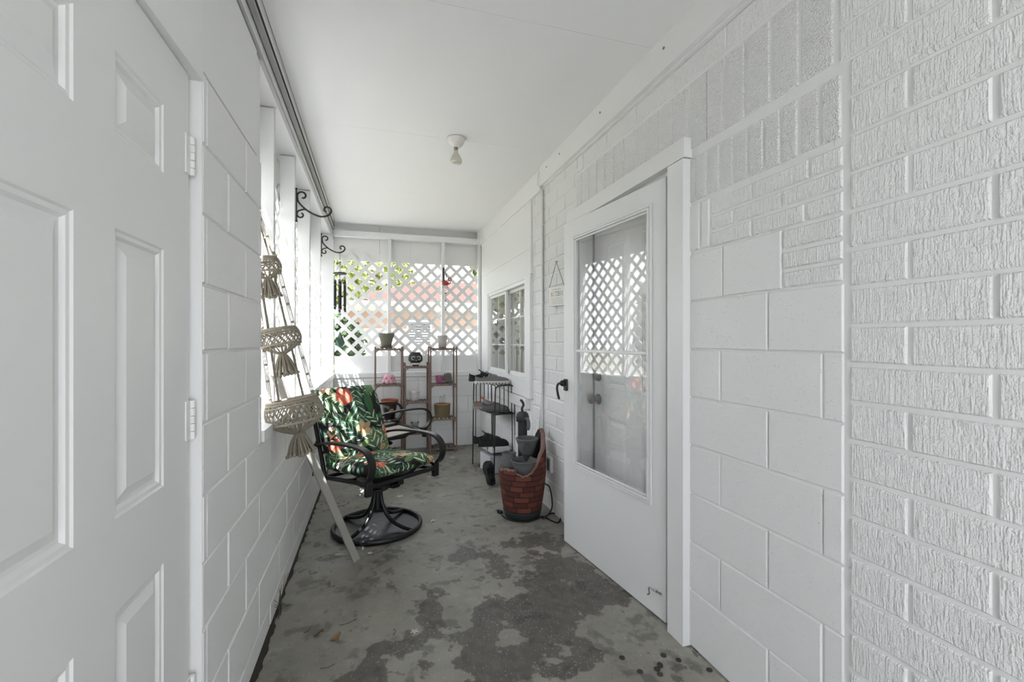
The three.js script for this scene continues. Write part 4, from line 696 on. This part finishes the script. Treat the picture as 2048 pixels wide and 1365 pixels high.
{
  const G = { upper: fab(0x6d6d6d), sole: std(0xc9c7c2, 0.7), lug: std(0x6f6e6b, 0.8), lace: std(0x3a3a3b, 0.9), lining: fab(0x2c2c2e), soleH: 0.03 };
  G.mark = [RB(0.002, 0.016, 0.012, 0.0008, 0.0355, 0.062, -0.078)]; G.markName = 'logo_tab'; G.markMat = std(0xb9b8b4, 0.6);
  const Wm = Math.PI;
  shoeAt('grey hiking shoe with white wavy sole on top of the rack', 1.085, 0.8785, 4.245, 0.90, -0.10, 0.335, G);
  shoeAt('black shoe behind the grey hiking shoe on top of the rack', 1.075, 0.8785, 4.56, 0.90, -0.10, 0.30, { upper: fab(0x202124), sole: std(0x2a2a2d, 0.8), lace: M.rubber, lining: M.rubber, soleH: 0.03 });
  shoeAt('plain dark grey slip-on shoe on the middle shelf', 1.125, 0.607, 4.27, 0.75, -0.5, 0.27, { upper: fab(0x5a5a58), sole: std(0x4b4b4a, 0.8), tongue: null, lining: M.rubber });
  shoeAt('grey sneaker with orange and white patches on the middle shelf', 1.075, 0.607, 4.46, 0.8, -0.4, 0.27, { upper: fab(0x77706c), sole: std(0x8a8986, 0.8), lace: std(0xc9c5bf, 0.9), tongue: fab(0xb8573c), lining: fab(0x8f3f2c), mark: [RB(0.003, 0.035, 0.05, 0.001, 0.036, 0.05, 0.0), RB(0.003, 0.03, 0.04, 0.001, 0.034, 0.055, -0.09)], markName: 'orange_patch', markMat: fab(0xc2603f) });
  shoeAt('black running shoe with a red swoosh on the low white box', 1.10, 0.2785, 4.26, 0.95, -0.05, 0.29, { upper: fab(0x1b1b1d), sole: std(0x141415, 0.8), lace: M.rubber, lining: M.rubber, mark: swoosh(0.29, 1), markName: 'swoosh', markMat: std(0xb3202f, 0.6) });
  shoeAt('plain black running shoe behind the one with the swoosh', 1.075, 0.2785, 4.40, 0.95, -0.05, 0.29, { upper: fab(0x222224), sole: std(0x1c1c1e, 0.8), lace: M.rubber, lining: M.rubber });
  const b = shoeAt('black trainer standing on the floor against the rack leg', 1.0, 0.018, 4.02, 0.10, 1, 0.29, { upper: fab(0x17181a), sole: std(0x1d1e21, 0.8), lug: M.rubber, lace: M.rubber, lining: M.rubber, soleH: 0.03 });
  b.rotation.order = 'YXZ'; b.rotation.x = -0.42; b.position.y = 0.078; b.position.x = 1.0;
}
// ------------------------------------------------------------------ shoe rack
{
  const W = M.blackIron, o = thing('shoe_rack', 'black wire three tier shoe rack standing by the window', 'shoe rack', [1.135, 0, -4.405], 0.149);
  const rad = 0.0065;
  for (const z of [0.285, -0.285]) { const w = 0.10, pts = [[-w - 0.012, 0, z], [-w - 0.006, 0.4, z], [-w, 0.80, z], [-w + 0.008, 0.85, z], [-w + 0.035, 0.868, z], [0, 0.871, z], [w - 0.035, 0.868, z], [w - 0.008, 0.85, z], [w, 0.80, z], [w + 0.006, 0.4, z], [w + 0.012, 0, z]]; mesh('end_frame', tube(pts, rad, 120, 8), W, o); }
  for (const x of [-0.085, -0.04, 0.005, 0.05, 0.085]) mesh('top_wire', tube([[x, 0.60, 0.25], [x, 0.84, 0.25], [x, 0.868, 0.225], [x, 0.872, 0], [x, 0.868, -0.225], [x, 0.84, -0.25], [x, 0.60, -0.25]], 0.0045, 60, 6), W, o);
  const tray = (y, c) => { const t = mesh('shelf', RB(0.195, 0.008, 0.50, 0.003, 0, y, 0), c, o); mesh('shelf_rim', tube([[-0.1, y + 0.006, 0.25], [0.1, y + 0.006, 0.25], [0.1, y + 0.006, -0.25], [-0.1, y + 0.006, -0.25]], 0.0055, 80, 6, true, 0.02), W, t); };
  tray(0.595, std(0x6e655e, 0.75)); tray(0.225, std(0x7a6e68, 0.75));
  for (const z of [0.235, -0.235]) for (const s of [-1, 1]) mesh('hanger', tube([[s * 0.096, 0.595, z], [s * 0.098, 0.42, z], [s * 0.098, 0.225, z]], 0.0042, 20, 6), W, o);
  mesh('cross_bar', [rod([-0.104, 0.235, 0.285], [0.104, 0.235, 0.285], 0.006, 8), rod([-0.104, 0.235, -0.285], [0.104, 0.235, -0.285], 0.006, 8), rod([-0.1, 0.60, 0.285], [0.1, 0.60, 0.285], 0.0055, 8)], W, o);
  tag(mesh('box_lid', RB(0.19, 0.048, 0.40, 0.004, 0, 0, 0).rotateY(0.149).translate(1.12, 0.2535, -4.36), std(0xd8d8da, 0.7)), 'flat white box lying under the black running shoes', 'box');
  tag(mesh('white_carton', RB(0.17, 0.17, 0.26, 0.005, 0, 0, 0).rotateY(0.149).translate(1.13, 0.087, -4.40), std(0xd3d6da, 0.7)), 'white carton on the floor beneath the wire rack', 'box');
  tag(mesh('wood_offcut', RB(0.11, 0.028, 0.06, 0.004, 0, 0, 0).rotateY(0.3).translate(1.055, 0.0145, -4.60), std(0x7d6a5f, 0.85)), 'brown wood offcut lying on the floor by the rack foot', 'wood');
}

// ------------------------------------------------------------------ brick fountain
{
  const o = thing('garden_fountain', 'red brick look garden fountain with stacked grey bowls and hand pump', 'fountain', [1.052, 0, -3.215]);
  const Rp = (y) => y < 0.06 ? 0.134 + 0.10 * y : 0.140 + 0.036 * Math.sin(Math.min(1, (y - 0.06) / 0.50) * Math.PI * 0.72);
  // angle a: 0 = +x (wall side), pi/2 = away from the lens (-z)
  const rim = (a) => { const c = Math.cos(a - 0.05), k = Math.max(0, (c + 0.05) / 1.05); return 0.345 + 0.255 * Math.pow(k, 1.25) + 0.009 * Math.sin(a * 5 + 1) + 0.005 * Math.sin(a * 11) + (Math.cos(a - 3.6) > 0.86 ? 0.02 : 0) + (c > 0.93 ? 0.015 : 0); };
  const surf = (NA, NY, r, y) => { const p = [], ix = []; for (let i = 0; i <= NA; i++) for (let j = 0; j <= NY; j++) { const a = i / NA * 2 * Math.PI, yy = y(a, j / NY), R = r(yy, a, j / NY); p.push(Math.cos(a) * R, yy, -Math.sin(a) * R); } for (let i = 0; i < NA; i++) for (let j = 0; j < NY; j++) { const q = i * (NY + 1) + j, s = q + NY + 1; ix.push(q, s, q + 1, q + 1, s, s + 1); } const g = new THREE.BufferGeometry(); g.setAttribute('position', new THREE.Float32BufferAttribute(p, 3)); g.setAttribute('uv', new THREE.Float32BufferAttribute(p.flatMap((v, i) => i % 3 === 0 ? [v * 3, p[i + 1] * 3] : []), 2)); g.setIndex(ix); g.computeVertexNormals(); return g; };
  const cement = std(0x2f1f1b, 0.9, { bumpMap: pebH, bumpScale: 0.003 }), edgeM = std(0x94786f, 0.95, { bumpMap: pebH, bumpScale: 0.006 }), greyM = std(0x6f6f70, 0.85, { bumpMap: pebH, bumpScale: 0.004 }), darkG = std(0x3b3c3d, 0.75, { bumpMap: pebH, bumpScale: 0.003 });
  mesh('shell', surf(96, 12, (y) => Rp(y) - 0.003, (a, t) => 0.05 + (rim(a) - 0.055) * t), cement, o);
  mesh('shell_lining', surf(96, 6, (y) => Rp(y) - 0.026, (a, t) => rim(a) - 0.004 - 0.14 * (1 - t)), darkG, o);
  mesh('broken_rim', surf(120, 6, (y, a, t) => Rp(rim(a)) - 0.0145 + 0.0165 * Math.cos(t * Math.PI), (a, t) => rim(a) - 0.006 + 0.009 * Math.sin(t * Math.PI) + 0.003 * Math.sin(a * 31)), edgeM, o);
  mesh('base', lathe([[0, 0], [0.128, 0], [0.134, 0.012], [0.141, 0.04], [0.144, 0.048], [0.141, 0.056], [0, 0.056]], 48), std(0x262a2b, 0.6), o);
  mesh('inner_floor', cyl(0.13, 0.13, 0.01, 0, 0.29, 0, 40), darkG, o);
  const bm = [0x68382e, 0x5c3029, 0x724033, 0x542d27].map((c) => std(c, 0.88, { bumpMap: pebH, bumpScale: 0.002 }));
  const ch = 0.0395; let nb = 0;
  for (let r = 0; r < 14; r++) { const y0 = 0.058 + r * ch, y1 = y0 + ch - 0.004; let a = (r % 2) * 0.33 + rr(0, 0.1); const end = a + 2 * Math.PI; while (a < end - 0.2) { let w = Math.min(rr(0.52, 0.74), end - a); if (end - a - w < 0.25) w = end - a; const a0 = a + 0.014, a1 = a + w - 0.014; a += w;
    const NA = 6, p = [], ix = []; let ok = false; for (let i = 0; i <= NA; i++) { const t = a0 + (a1 - a0) * i / NA, top = Math.min(y1, rim(t) - 0.008), lo = Math.min(y0, top); if (top - y0 > 0.012) ok = true; for (const [yy, h] of [[lo, -0.004], [lo + Math.min(0.002, (top - lo) / 3), 0.002], [top - Math.min(0.002, (top - lo) / 3), 0.002], [top, -0.004]]) { const e = i === 0 || i === NA ? -0.002 : 0, R = Rp(yy) + h + e; p.push(Math.cos(t) * R, yy, -Math.sin(t) * R); } }
    if (!ok) continue; for (let i = 0; i < NA; i++) for (let j = 0; j < 3; j++) { const q = i * 4 + j, s = q + 4; ix.push(q, s, q + 1, q + 1, s, s + 1); }
    const g = new THREE.BufferGeometry(); g.setAttribute('position', new THREE.Float32BufferAttribute(p, 3)); g.setAttribute('uv', new THREE.Float32BufferAttribute(p.flatMap((v, i) => i % 3 === 0 ? [v * 3 + p[i + 2] * 2, p[i + 1] * 3] : []), 2)); g.setIndex(ix); g.computeVertexNormals(); mesh('brick', g, bm[nb++ % 4], o); } }
  const bowl = (x, y, z, R, h, m, name) => { const g = lathe([[0, 0], [R * 0.45, 0.0], [R * 0.75, h * 0.35], [R * 0.93, h * 0.75], [R, h * 0.9], [R * 1.06, h * 0.95], [R * 1.05, h], [R * 0.94, h], [R * 0.82, h * 0.7], [R * 0.5, h * 0.35], [0, h * 0.3]], 40); g.translate(x, y, z); const bw = mesh(name, g, m, o); const cr = new THREE.TorusGeometry(R * 1.0, 0.0055, 8, 44), cp = cr.attributes.position; for (let i = 0; i < cp.count; i++) { const n = 1 + 0.012 * (vn(cp.getX(i) * 400, cp.getY(i) * 400) - 0.5); cp.setXYZ(i, cp.getX(i) * n, cp.getY(i) * n, cp.getZ(i)); } cr.rotateX(Math.PI / 2); cr.translate(x, y + h, z); mesh('crusted_rim', cr, std(0x9a9997, 0.95, { bumpMap: pebH, bumpScale: 0.006 }), bw); return bw; };
  bowl(-0.012, 0.315, 0.072, 0.094, 0.108, greyM, 'lower_bowl');
  bowl(0.050, 0.43, -0.035, 0.082, 0.125, greyM, 'upper_bowl');
  const jar = lathe([[0, 0.31], [0.05, 0.31], [0.072, 0.35], [0.07, 0.40], [0.05, 0.435], [0.055, 0.455], [0.046, 0.458], [0.04, 0.44], [0.03, 0.42], [0, 0.42]], 36); jar.translate(-0.088, 0, -0.05); mesh('side_jar', jar, greyM, o);
  mesh('pedestal', cyl(0.05, 0.045, 0.15, 0.05, 0.29, -0.035, 20), darkG, o);
  mesh('spout', [tube([[0.0, 0.53, 0.03], [-0.015, 0.52, 0.052], [-0.012, 0.49, 0.058]], 0.014, 14, 8), tube([[0.03, 0.535, 0.035], [0.045, 0.52, 0.055], [0.03, 0.48, 0.055]], 0.011, 14, 8)], greyM, o);
  // hand pump
  const pm = std(0x2b2d2e, 0.6), pump = mesh('pump_body', lathe([[0, 0.33], [0.036, 0.33], [0.036, 0.66], [0.050, 0.665], [0.052, 0.70], [0.044, 0.725], [0.03, 0.738], [0, 0.74]], 28), pm, o);
  pump.position.set(0.052, 0, -0.155);
  const pl = mesh('pump_lever', [tube([[0, 0.73, 0], [-0.004, 0.765, 0], [0.008, 0.79, 0], [0.0, 0.815, 0], [-0.012, 0.828, 0]], 0.010, 24, 8)], pm, pump);
  mesh('pump_spout', [tube([[0.01, 0.69, 0.04], [0.02, 0.685, 0.07], [0.022, 0.65, 0.082], [0.02, 0.62, 0.08]], 0.014, 18, 8)], std(0x565a5a, 0.6), pump);
}
{
  const c = thing('power_cord', 'black power cord with plug lying around the fountain base', 'cord', [0, 0, 0]);
  const F = (px, py, y = 0.006) => { const [x, d] = groundAt(px, py); return [x, y, -d]; };
  mesh('cable', tube([[1.205, 0.235, -3.16], [1.238, 0.205, -3.13], [1.236, 0.09, -3.08], [1.20, 0.03, -3.075], [1.165, 0.007, -3.08], F(1100, 1030), F(1118, 1029), F(1122, 1034), F(1117, 1047), F(1105, 1045), F(1086, 1036), F(1072, 1041), F(1055, 1046), F(1032, 1045), F(1014, 1040), F(1004, 1033)], 0.0052, 160, 7), M.rubber, c);
  const [x, y, z] = F(1001, 1029, 0.012), g = RB(0.022, 0.02, 0.05, 0.006); g.rotateY(0.5); g.translate(x, y, z - 0.02); const pl = mesh('plug', g, M.rubber, c);
  const q = []; for (const s of [-1, 1]) q.push(RB(0.0018, 0.007, 0.022, 0.0006, s * 0.006, 0, -0.034)); const qq = merge(q); qq.rotateY(0.5); qq.translate(x, y, z - 0.02); mesh('prongs', qq, M.chrome, pl);
  const [tx, ty, tz] = F(1045, 1041, 0.010); const tg = RB(0.05, 0.012, 0.016, 0.004); tg.translate(tx, ty, tz); mesh('warning_tag', tg, std(0xa7a7a5, 0.5), c);
}

// ------------------------------------------------------------------ small things on the floor
{
  const caps = [[1244, 1317], [1327, 1312], [1357, 1322], [1314, 1340], [1320, 1334], [1320, 1350], [1280, 1345], [1425, 1340]];
  caps.forEach(([px, py], i) => { const [x, d] = groundAt(px, py); const g = lathe([[0, 0.0032], [0.009, 0.0036], [0.0115, 0.003], [0.012, 0.0012], [0.012, 0]], 18); if (i === 4) g.rotateX(0.35); g.translate(Math.min(x, 1.255), i === 4 ? 0.005 : 0.0005, -d); tag(mesh('bottle_cap', g, std([0x35322e, 0x2e2c29, 0x3a3733][i % 3], 0.6)), ['dark round disc lying alone out on the floor, farthest from the wall', 'dark round disc in line with the storm door casing foot', 'dark round disc just beside the disc at the casing foot', 'flat dark disc that the tilted one leans on, cluster of three', 'dark disc tilted up on its neighbours in the cluster of three', 'flat dark disc of the cluster of three, clear of the tilted one', 'dark round disc lying a little apart from the cluster of three', 'dark round disc lying close against the wall base'][i], 'disc', 'dark discs on the floor'); });
  const leafG = (L, W, seedv) => { const g = new THREE.PlaneGeometry(W, L, 6, 8), p = g.attributes.position; for (let i = 0; i < p.count; i++) { const v = Math.max(0, p.getY(i) / L + 0.5), k = Math.sin(Math.PI * Math.pow(v, 0.8)) + 0.03; const x = p.getX(i) * k; p.setXYZ(i, x, p.getY(i), 0.010 * Math.sin(v * 4 + seedv) + Math.abs(x) * 0.5); } g.computeVertexNormals(); g.rotateX(-Math.PI / 2); return g; };
  for (const [px, py, L, a, col, lab] of [[637, 1274, 0.05, 1.2, 0x6d4f36, 'dry dark brown curled leaf on the floor near the left wall'], [671, 1280, 0.055, 2.2, 0x87694a, 'lighter tan dry leaf on the floor near the left wall']]) { const [x, d] = groundAt(px, py), g = leafG(L, 0.026, a); g.rotateY(a); g.translate(x, 0.0115, -d); tag(mesh('dry_leaf', g, std(col, 0.9, { side: THREE.DoubleSide })), lab, 'leaf'); }
  const blossom = (px, py, s, lab) => { const [x, d] = groundAt(px, py), g = []; for (let k = 0; k < 5; k++) { const q = sphere(0.011 * s, 0.013 * s, 0.003, 0, 1, 0.18, 0.45, 10, 6); q.rotateY(k * 1.2566 + px); g.push(q); } const o = thing('fallen_blossom', lab, 'flower', [x, 0.001, -d], 0, 'fallen blossoms'); mesh('petals', g, std(0xcfcabd, 0.8), o); };
  for (const [px, py, s, lab] of [[800, 994, 1.3, 'star shaped pale blossom on the floor beside the chair seat edge'], [866, 1043, 1.3, 'pale blossom on the floor right of the round chair base'], [905, 916, 1.3, 'pale blossom on the floor in front of the plant stand'], [858, 955, 0.8, 'small pale petal scrap on the floor under the chair front'], [740, 1108, 0.7, 'tiny pale blossom at the foot of the leaning stake'], [829, 1265, 0.8, 'tiny pale blossom on the bare floor between worn patches']]) blossom(px, py, s, lab);
  for (const [px, py, a, l, lab] of [[695, 1247, 0.3, 0.07, 'thin dry twig on the floor between the leaves and the chair'], [615, 1262, 0.9, 0.04, 'short dark twig by the weeds at the left wall'], [655, 1335, 0.1, 0.05, 'bent dry twig on the floor close to the left wall'], [788, 1265, 1.4, 0.04, 'short grey twig in the middle of the floor']]) { const [x, d] = groundAt(px, py); const g = tube([[-l / 2, 0.0025, 0], [0, 0.003, 0.006], [l / 2, 0.0025, -0.004]], 0.0016, 12, 5); g.rotateY(a); g.translate(x, 0, -d); tag(mesh('twig', g, std(0x6e6250, 0.9)), lab, 'twig'); }
  const w = thing('weed_tuft', 'wiry dry grass tuft growing from the crack along the left wall', 'weed', [-0.43, 0, -2.36]);
  for (let k = 0; k < 12; k++) { const a = rr(-1.3, 1.3), h = rr(0.06, 0.16), x0 = rr(0, 0.008), z0 = rr(-0.03, 0.03); mesh('blade', tube([[x0, 0.0, z0], [x0 + 0.01 * Math.abs(Math.sin(a)), h * 0.5, z0 + 0.3 * h * Math.sin(a)], [x0 + 0.03 * rnd(), h, z0 + 1.1 * h * Math.sin(a)]], 0.0012, 10, 4), std(0x4c4636, 0.9), w); }
  const pc = thing('paint_chip', 'flat pale flake of paint on the floor by the chair base', 'paint chip', [...(([x, d]) => [x, 0.001, -d])(groundAt(678, 1110))]); { const s = new THREE.Shape([[-0.03, 0], [-0.015, 0.012], [0.01, 0.01], [0.03, 0.004], [0.022, -0.006], [-0.01, -0.011]].map((p) => new THREE.Vector2(...p))); const g = new THREE.ExtrudeGeometry(s, { depth: 0.0012, bevelEnabled: false }); g.rotateX(-Math.PI / 2); mesh('flake', g, std(0xb5b3ae, 0.8), pc); }
}

// ------------------------------------------------------------------ outside
{
  const grassT = dataTex(512, 512, (i, j) => { const n = fbm(i / 512 * 24, j / 512 * 24, 5), m = fbm(i / 512 * 5 + 3, j / 512 * 5, 3); return [92 + n * 50 + m * 26, 93 + n * 48 + m * 22, 78 + n * 42 + m * 20]; }, true); grassT.repeat.set(0.25, 0.25);
  const g = new THREE.BoxGeometry(90, 0.2, 90); g.translate(0, -0.30, -20); worldUV(g);
  struct('ground', g, std(0xffffff, 0.95, { map: grassT }), 'dry lawn around the porch', 'ground');
  const drive = struct('pavement', B(-2.3, -0.9, -0.2, -0.12, -8, 13), std(0xa6a6a8, 0.9, { bumpMap: plainH, bumpScale: 0.002 }), 'unseen pale concrete drive beside the porch, sized and toned to bounce daylight inside', 'pavement');  // out of view; width and tone set by the daylight it bounces indoors
  const pad = struct('walkway', B(-0.89, 8, -0.2, -0.12, -8, -1.61), std(0xa2a3a5, 0.9), 'pale concrete walk at the open end of the porch', 'pavement');
  // neighbouring house
  const o = thing('neighbour_house', 'single storey pale house with faded red tile roof beyond the lattice', 'house', [-0.9, -0.2, -17]);
  const wallM = std(new THREE.Color().setRGB(0.5, 0.48, 0.46), 0.9), bandM = std(new THREE.Color().setRGB(0.24, 0.17, 0.138), 0.9), wht = std(0xe3e0da, 0.8);
  mesh('wall', [new THREE.BoxGeometry(13, 2.75, 7).translate(6.5, 1.375, -3.5)], wallM, o);
  mesh('painted_band', new THREE.BoxGeometry(13.02, 0.62, 7.02).translate(6.5, 2.25, -3.5), bandM, o);
  mesh('fascia', new THREE.BoxGeometry(13.9, 0.22, 7.9).translate(6.5, 2.80, -3.5), wht, o);
  const rx0 = -0.5, rx1 = 13.5, rz0 = 0.5, rz1 = -7.5, ry = 2.9, rh = 4.15, q = 3.6;
  const A = [rx0, ry, rz0], Bv = [rx1, ry, rz0], C = [rx1, ry, rz1], Dv = [rx0, ry, rz1], E = [rx0 + q, rh, -3.5], Fv = [rx1 - q, rh, -3.5];
  const tri = [[A, Bv, Fv], [A, Fv, E], [C, Dv, E], [C, E, Fv], [Dv, A, E], [Bv, C, Fv]].flat(2);
  const rg = new THREE.BufferGeometry(); rg.setAttribute('position', new THREE.Float32BufferAttribute(tri, 3)); rg.computeVertexNormals(); rg.setAttribute('uv', new THREE.Float32BufferAttribute(tri.flatMap((v, i) => i % 3 === 0 ? [tri[i], tri[i + 1] * 2.4] : []), 2));
  const tileH = dataTex(128, 128, (i, j) => gray(0.5 + 0.5 * Math.sin(j / 128 * Math.PI * 2 * 8) * 0.8)); tileH.repeat.set(1, 1);
  mesh('roof', rg, new THREE.MeshPhysicalMaterial({ color: new THREE.Color().setRGB(0.07, 0.042, 0.037), roughness: 1, specularIntensity: 0.05, bumpMap: tileH, bumpScale: 0.02 }), o);
  for (const [x, w, y0, y1, lou] of [[2.05, 0.85, 1.32, 2.22, true], [5.6, 1.4, 1.0, 2.2, false], [9.4, 1.4, 1.0, 2.2, false]]) {
    const wn = mesh('window', [new THREE.BoxGeometry(w + 0.12, 0.07, 0.06).translate(x + w / 2, y1, 0.02), new THREE.BoxGeometry(w + 0.12, 0.07, 0.06).translate(x + w / 2, y0, 0.02), new THREE.BoxGeometry(0.06, y1 - y0, 0.06).translate(x, (y0 + y1) / 2, 0.02), new THREE.BoxGeometry(0.06, y1 - y0, 0.06).translate(x + w, (y0 + y1) / 2, 0.02)], wht, o);
    mesh('pane', new THREE.BoxGeometry(w, y1 - y0, 0.01).translate(x + w / 2, (y0 + y1) / 2, 0.006), std(lou ? 0x33373d : 0x5b6066, 0.3), wn);
    if (lou) for (let k = 0; k < 9; k++) mesh('louver', new THREE.BoxGeometry(w - 0.06, 0.075, 0.02).rotateX(-0.5).translate(x + w / 2, y0 + 0.08 + k * (y1 - y0 - 0.12) / 8.4, 0.03), std(0x6d7074, 0.6), wn);
  }
  // trees and shrubs
  const leafM = (c) => std(c, 0.9, { side: THREE.DoubleSide });
  const crown = (rx, ryy, rz, n, s) => { const pos = [], nn = []; for (let k = 0; k < n; k++) { const a = rnd() * 6.283, b = Math.acos(2 * rnd() - 1), r = 0.35 + 0.65 * Math.cbrt(rnd()), lump = 0.75 + 0.35 * vn(a * 2 + 5, b * 3); const c = V(Math.sin(b) * Math.cos(a) * rx, Math.cos(b) * ryy, Math.sin(b) * Math.sin(a) * rz).multiplyScalar(r * lump); const u = V(rr(-1, 1), rr(-1, 1), rr(-1, 1)).normalize(), v = V(rr(-1, 1), rr(-1, 1), rr(-1, 1)).cross(u).normalize(); const sz = s * rr(0.7, 1.3); for (const [p, q2] of [[-1, 0], [0, 0.5], [1, 0], [-1, 0], [1, 0], [0, -0.5]]) { pos.push(c.x + (u.x * p + v.x * q2) * sz, c.y + (u.y * p + v.y * q2) * sz, c.z + (u.z * p + v.z * q2) * sz); } } const g2 = new THREE.BufferGeometry(); g2.setAttribute('position', new THREE.Float32BufferAttribute(pos, 3)); g2.computeVertexNormals(); return g2; };
  const tree = (name, cat, label, x, d, h, rx, ryy, col, n, s) => { const t = thing(name, label, cat, [x, -0.2, -d]); const c = crown(rx, ryy, rx, n, s); c.translate(0, h, 0); mesh('foliage', c, leafM(col), t); mesh('trunk', [tube([[0, 0, 0], [0.05, h * 0.4, 0.03], [-0.03, h, 0]], 0.05 + rx * 0.05, 16, 7)], std(0x5b4c3c, 0.9), t); };
  tree('leafy_tree', 'tree', 'light green leafy tree to the left of the neighbouring house', -1.7, 15.5, 3.45, 1.45, 1.0, 0x6c7640, 1500, 0.14);
  tree('leafy_tree', 'tree', 'yellow green tree rising behind the tile roof', 0.2, 27, 5.2, 2.2, 1.5, 0x747e42, 1100, 0.2);
  tree('leafy_tree', 'tree', 'slim green tree top above the right part of the roof', 6.9, 28, 6.4, 1.2, 1.6, 0x566630, 1300, 0.18);
  for (let k = 0; k < 5; k++) tree('hedge_tree', 'tree', ['bushy green tree in the side yard opposite the storm door', 'rounder green tree in the side yard opposite the patio chair', 'tall green tree in the side yard opposite the window', 'spreading green tree in the side yard beyond the porch end', 'low green tree in the side yard behind the entrance'][k], -7.5 - (k % 2) * 0.8, -0.5 + k * 3.5 - (k === 4 ? 17.5 : 0), 2.0 + (k % 3) * 0.2, 1.45, 1.9, 0x59614c, 1500, 0.2);
  tree('garden_shrub', 'shrub', 'dark green bushy shrub in front of the neighbouring house', -0.95, 11.5, 1.45, 0.75, 0.75, 0x2f3f24, 1800, 0.09);
  tree('garden_shrub', 'shrub', 'low olive shrub on the lawn beyond the wind chime', -1.25, 9.0, 0.75, 0.6, 0.5, 0x4d5628, 1200, 0.07);
}
renderer.render(scene, camera);
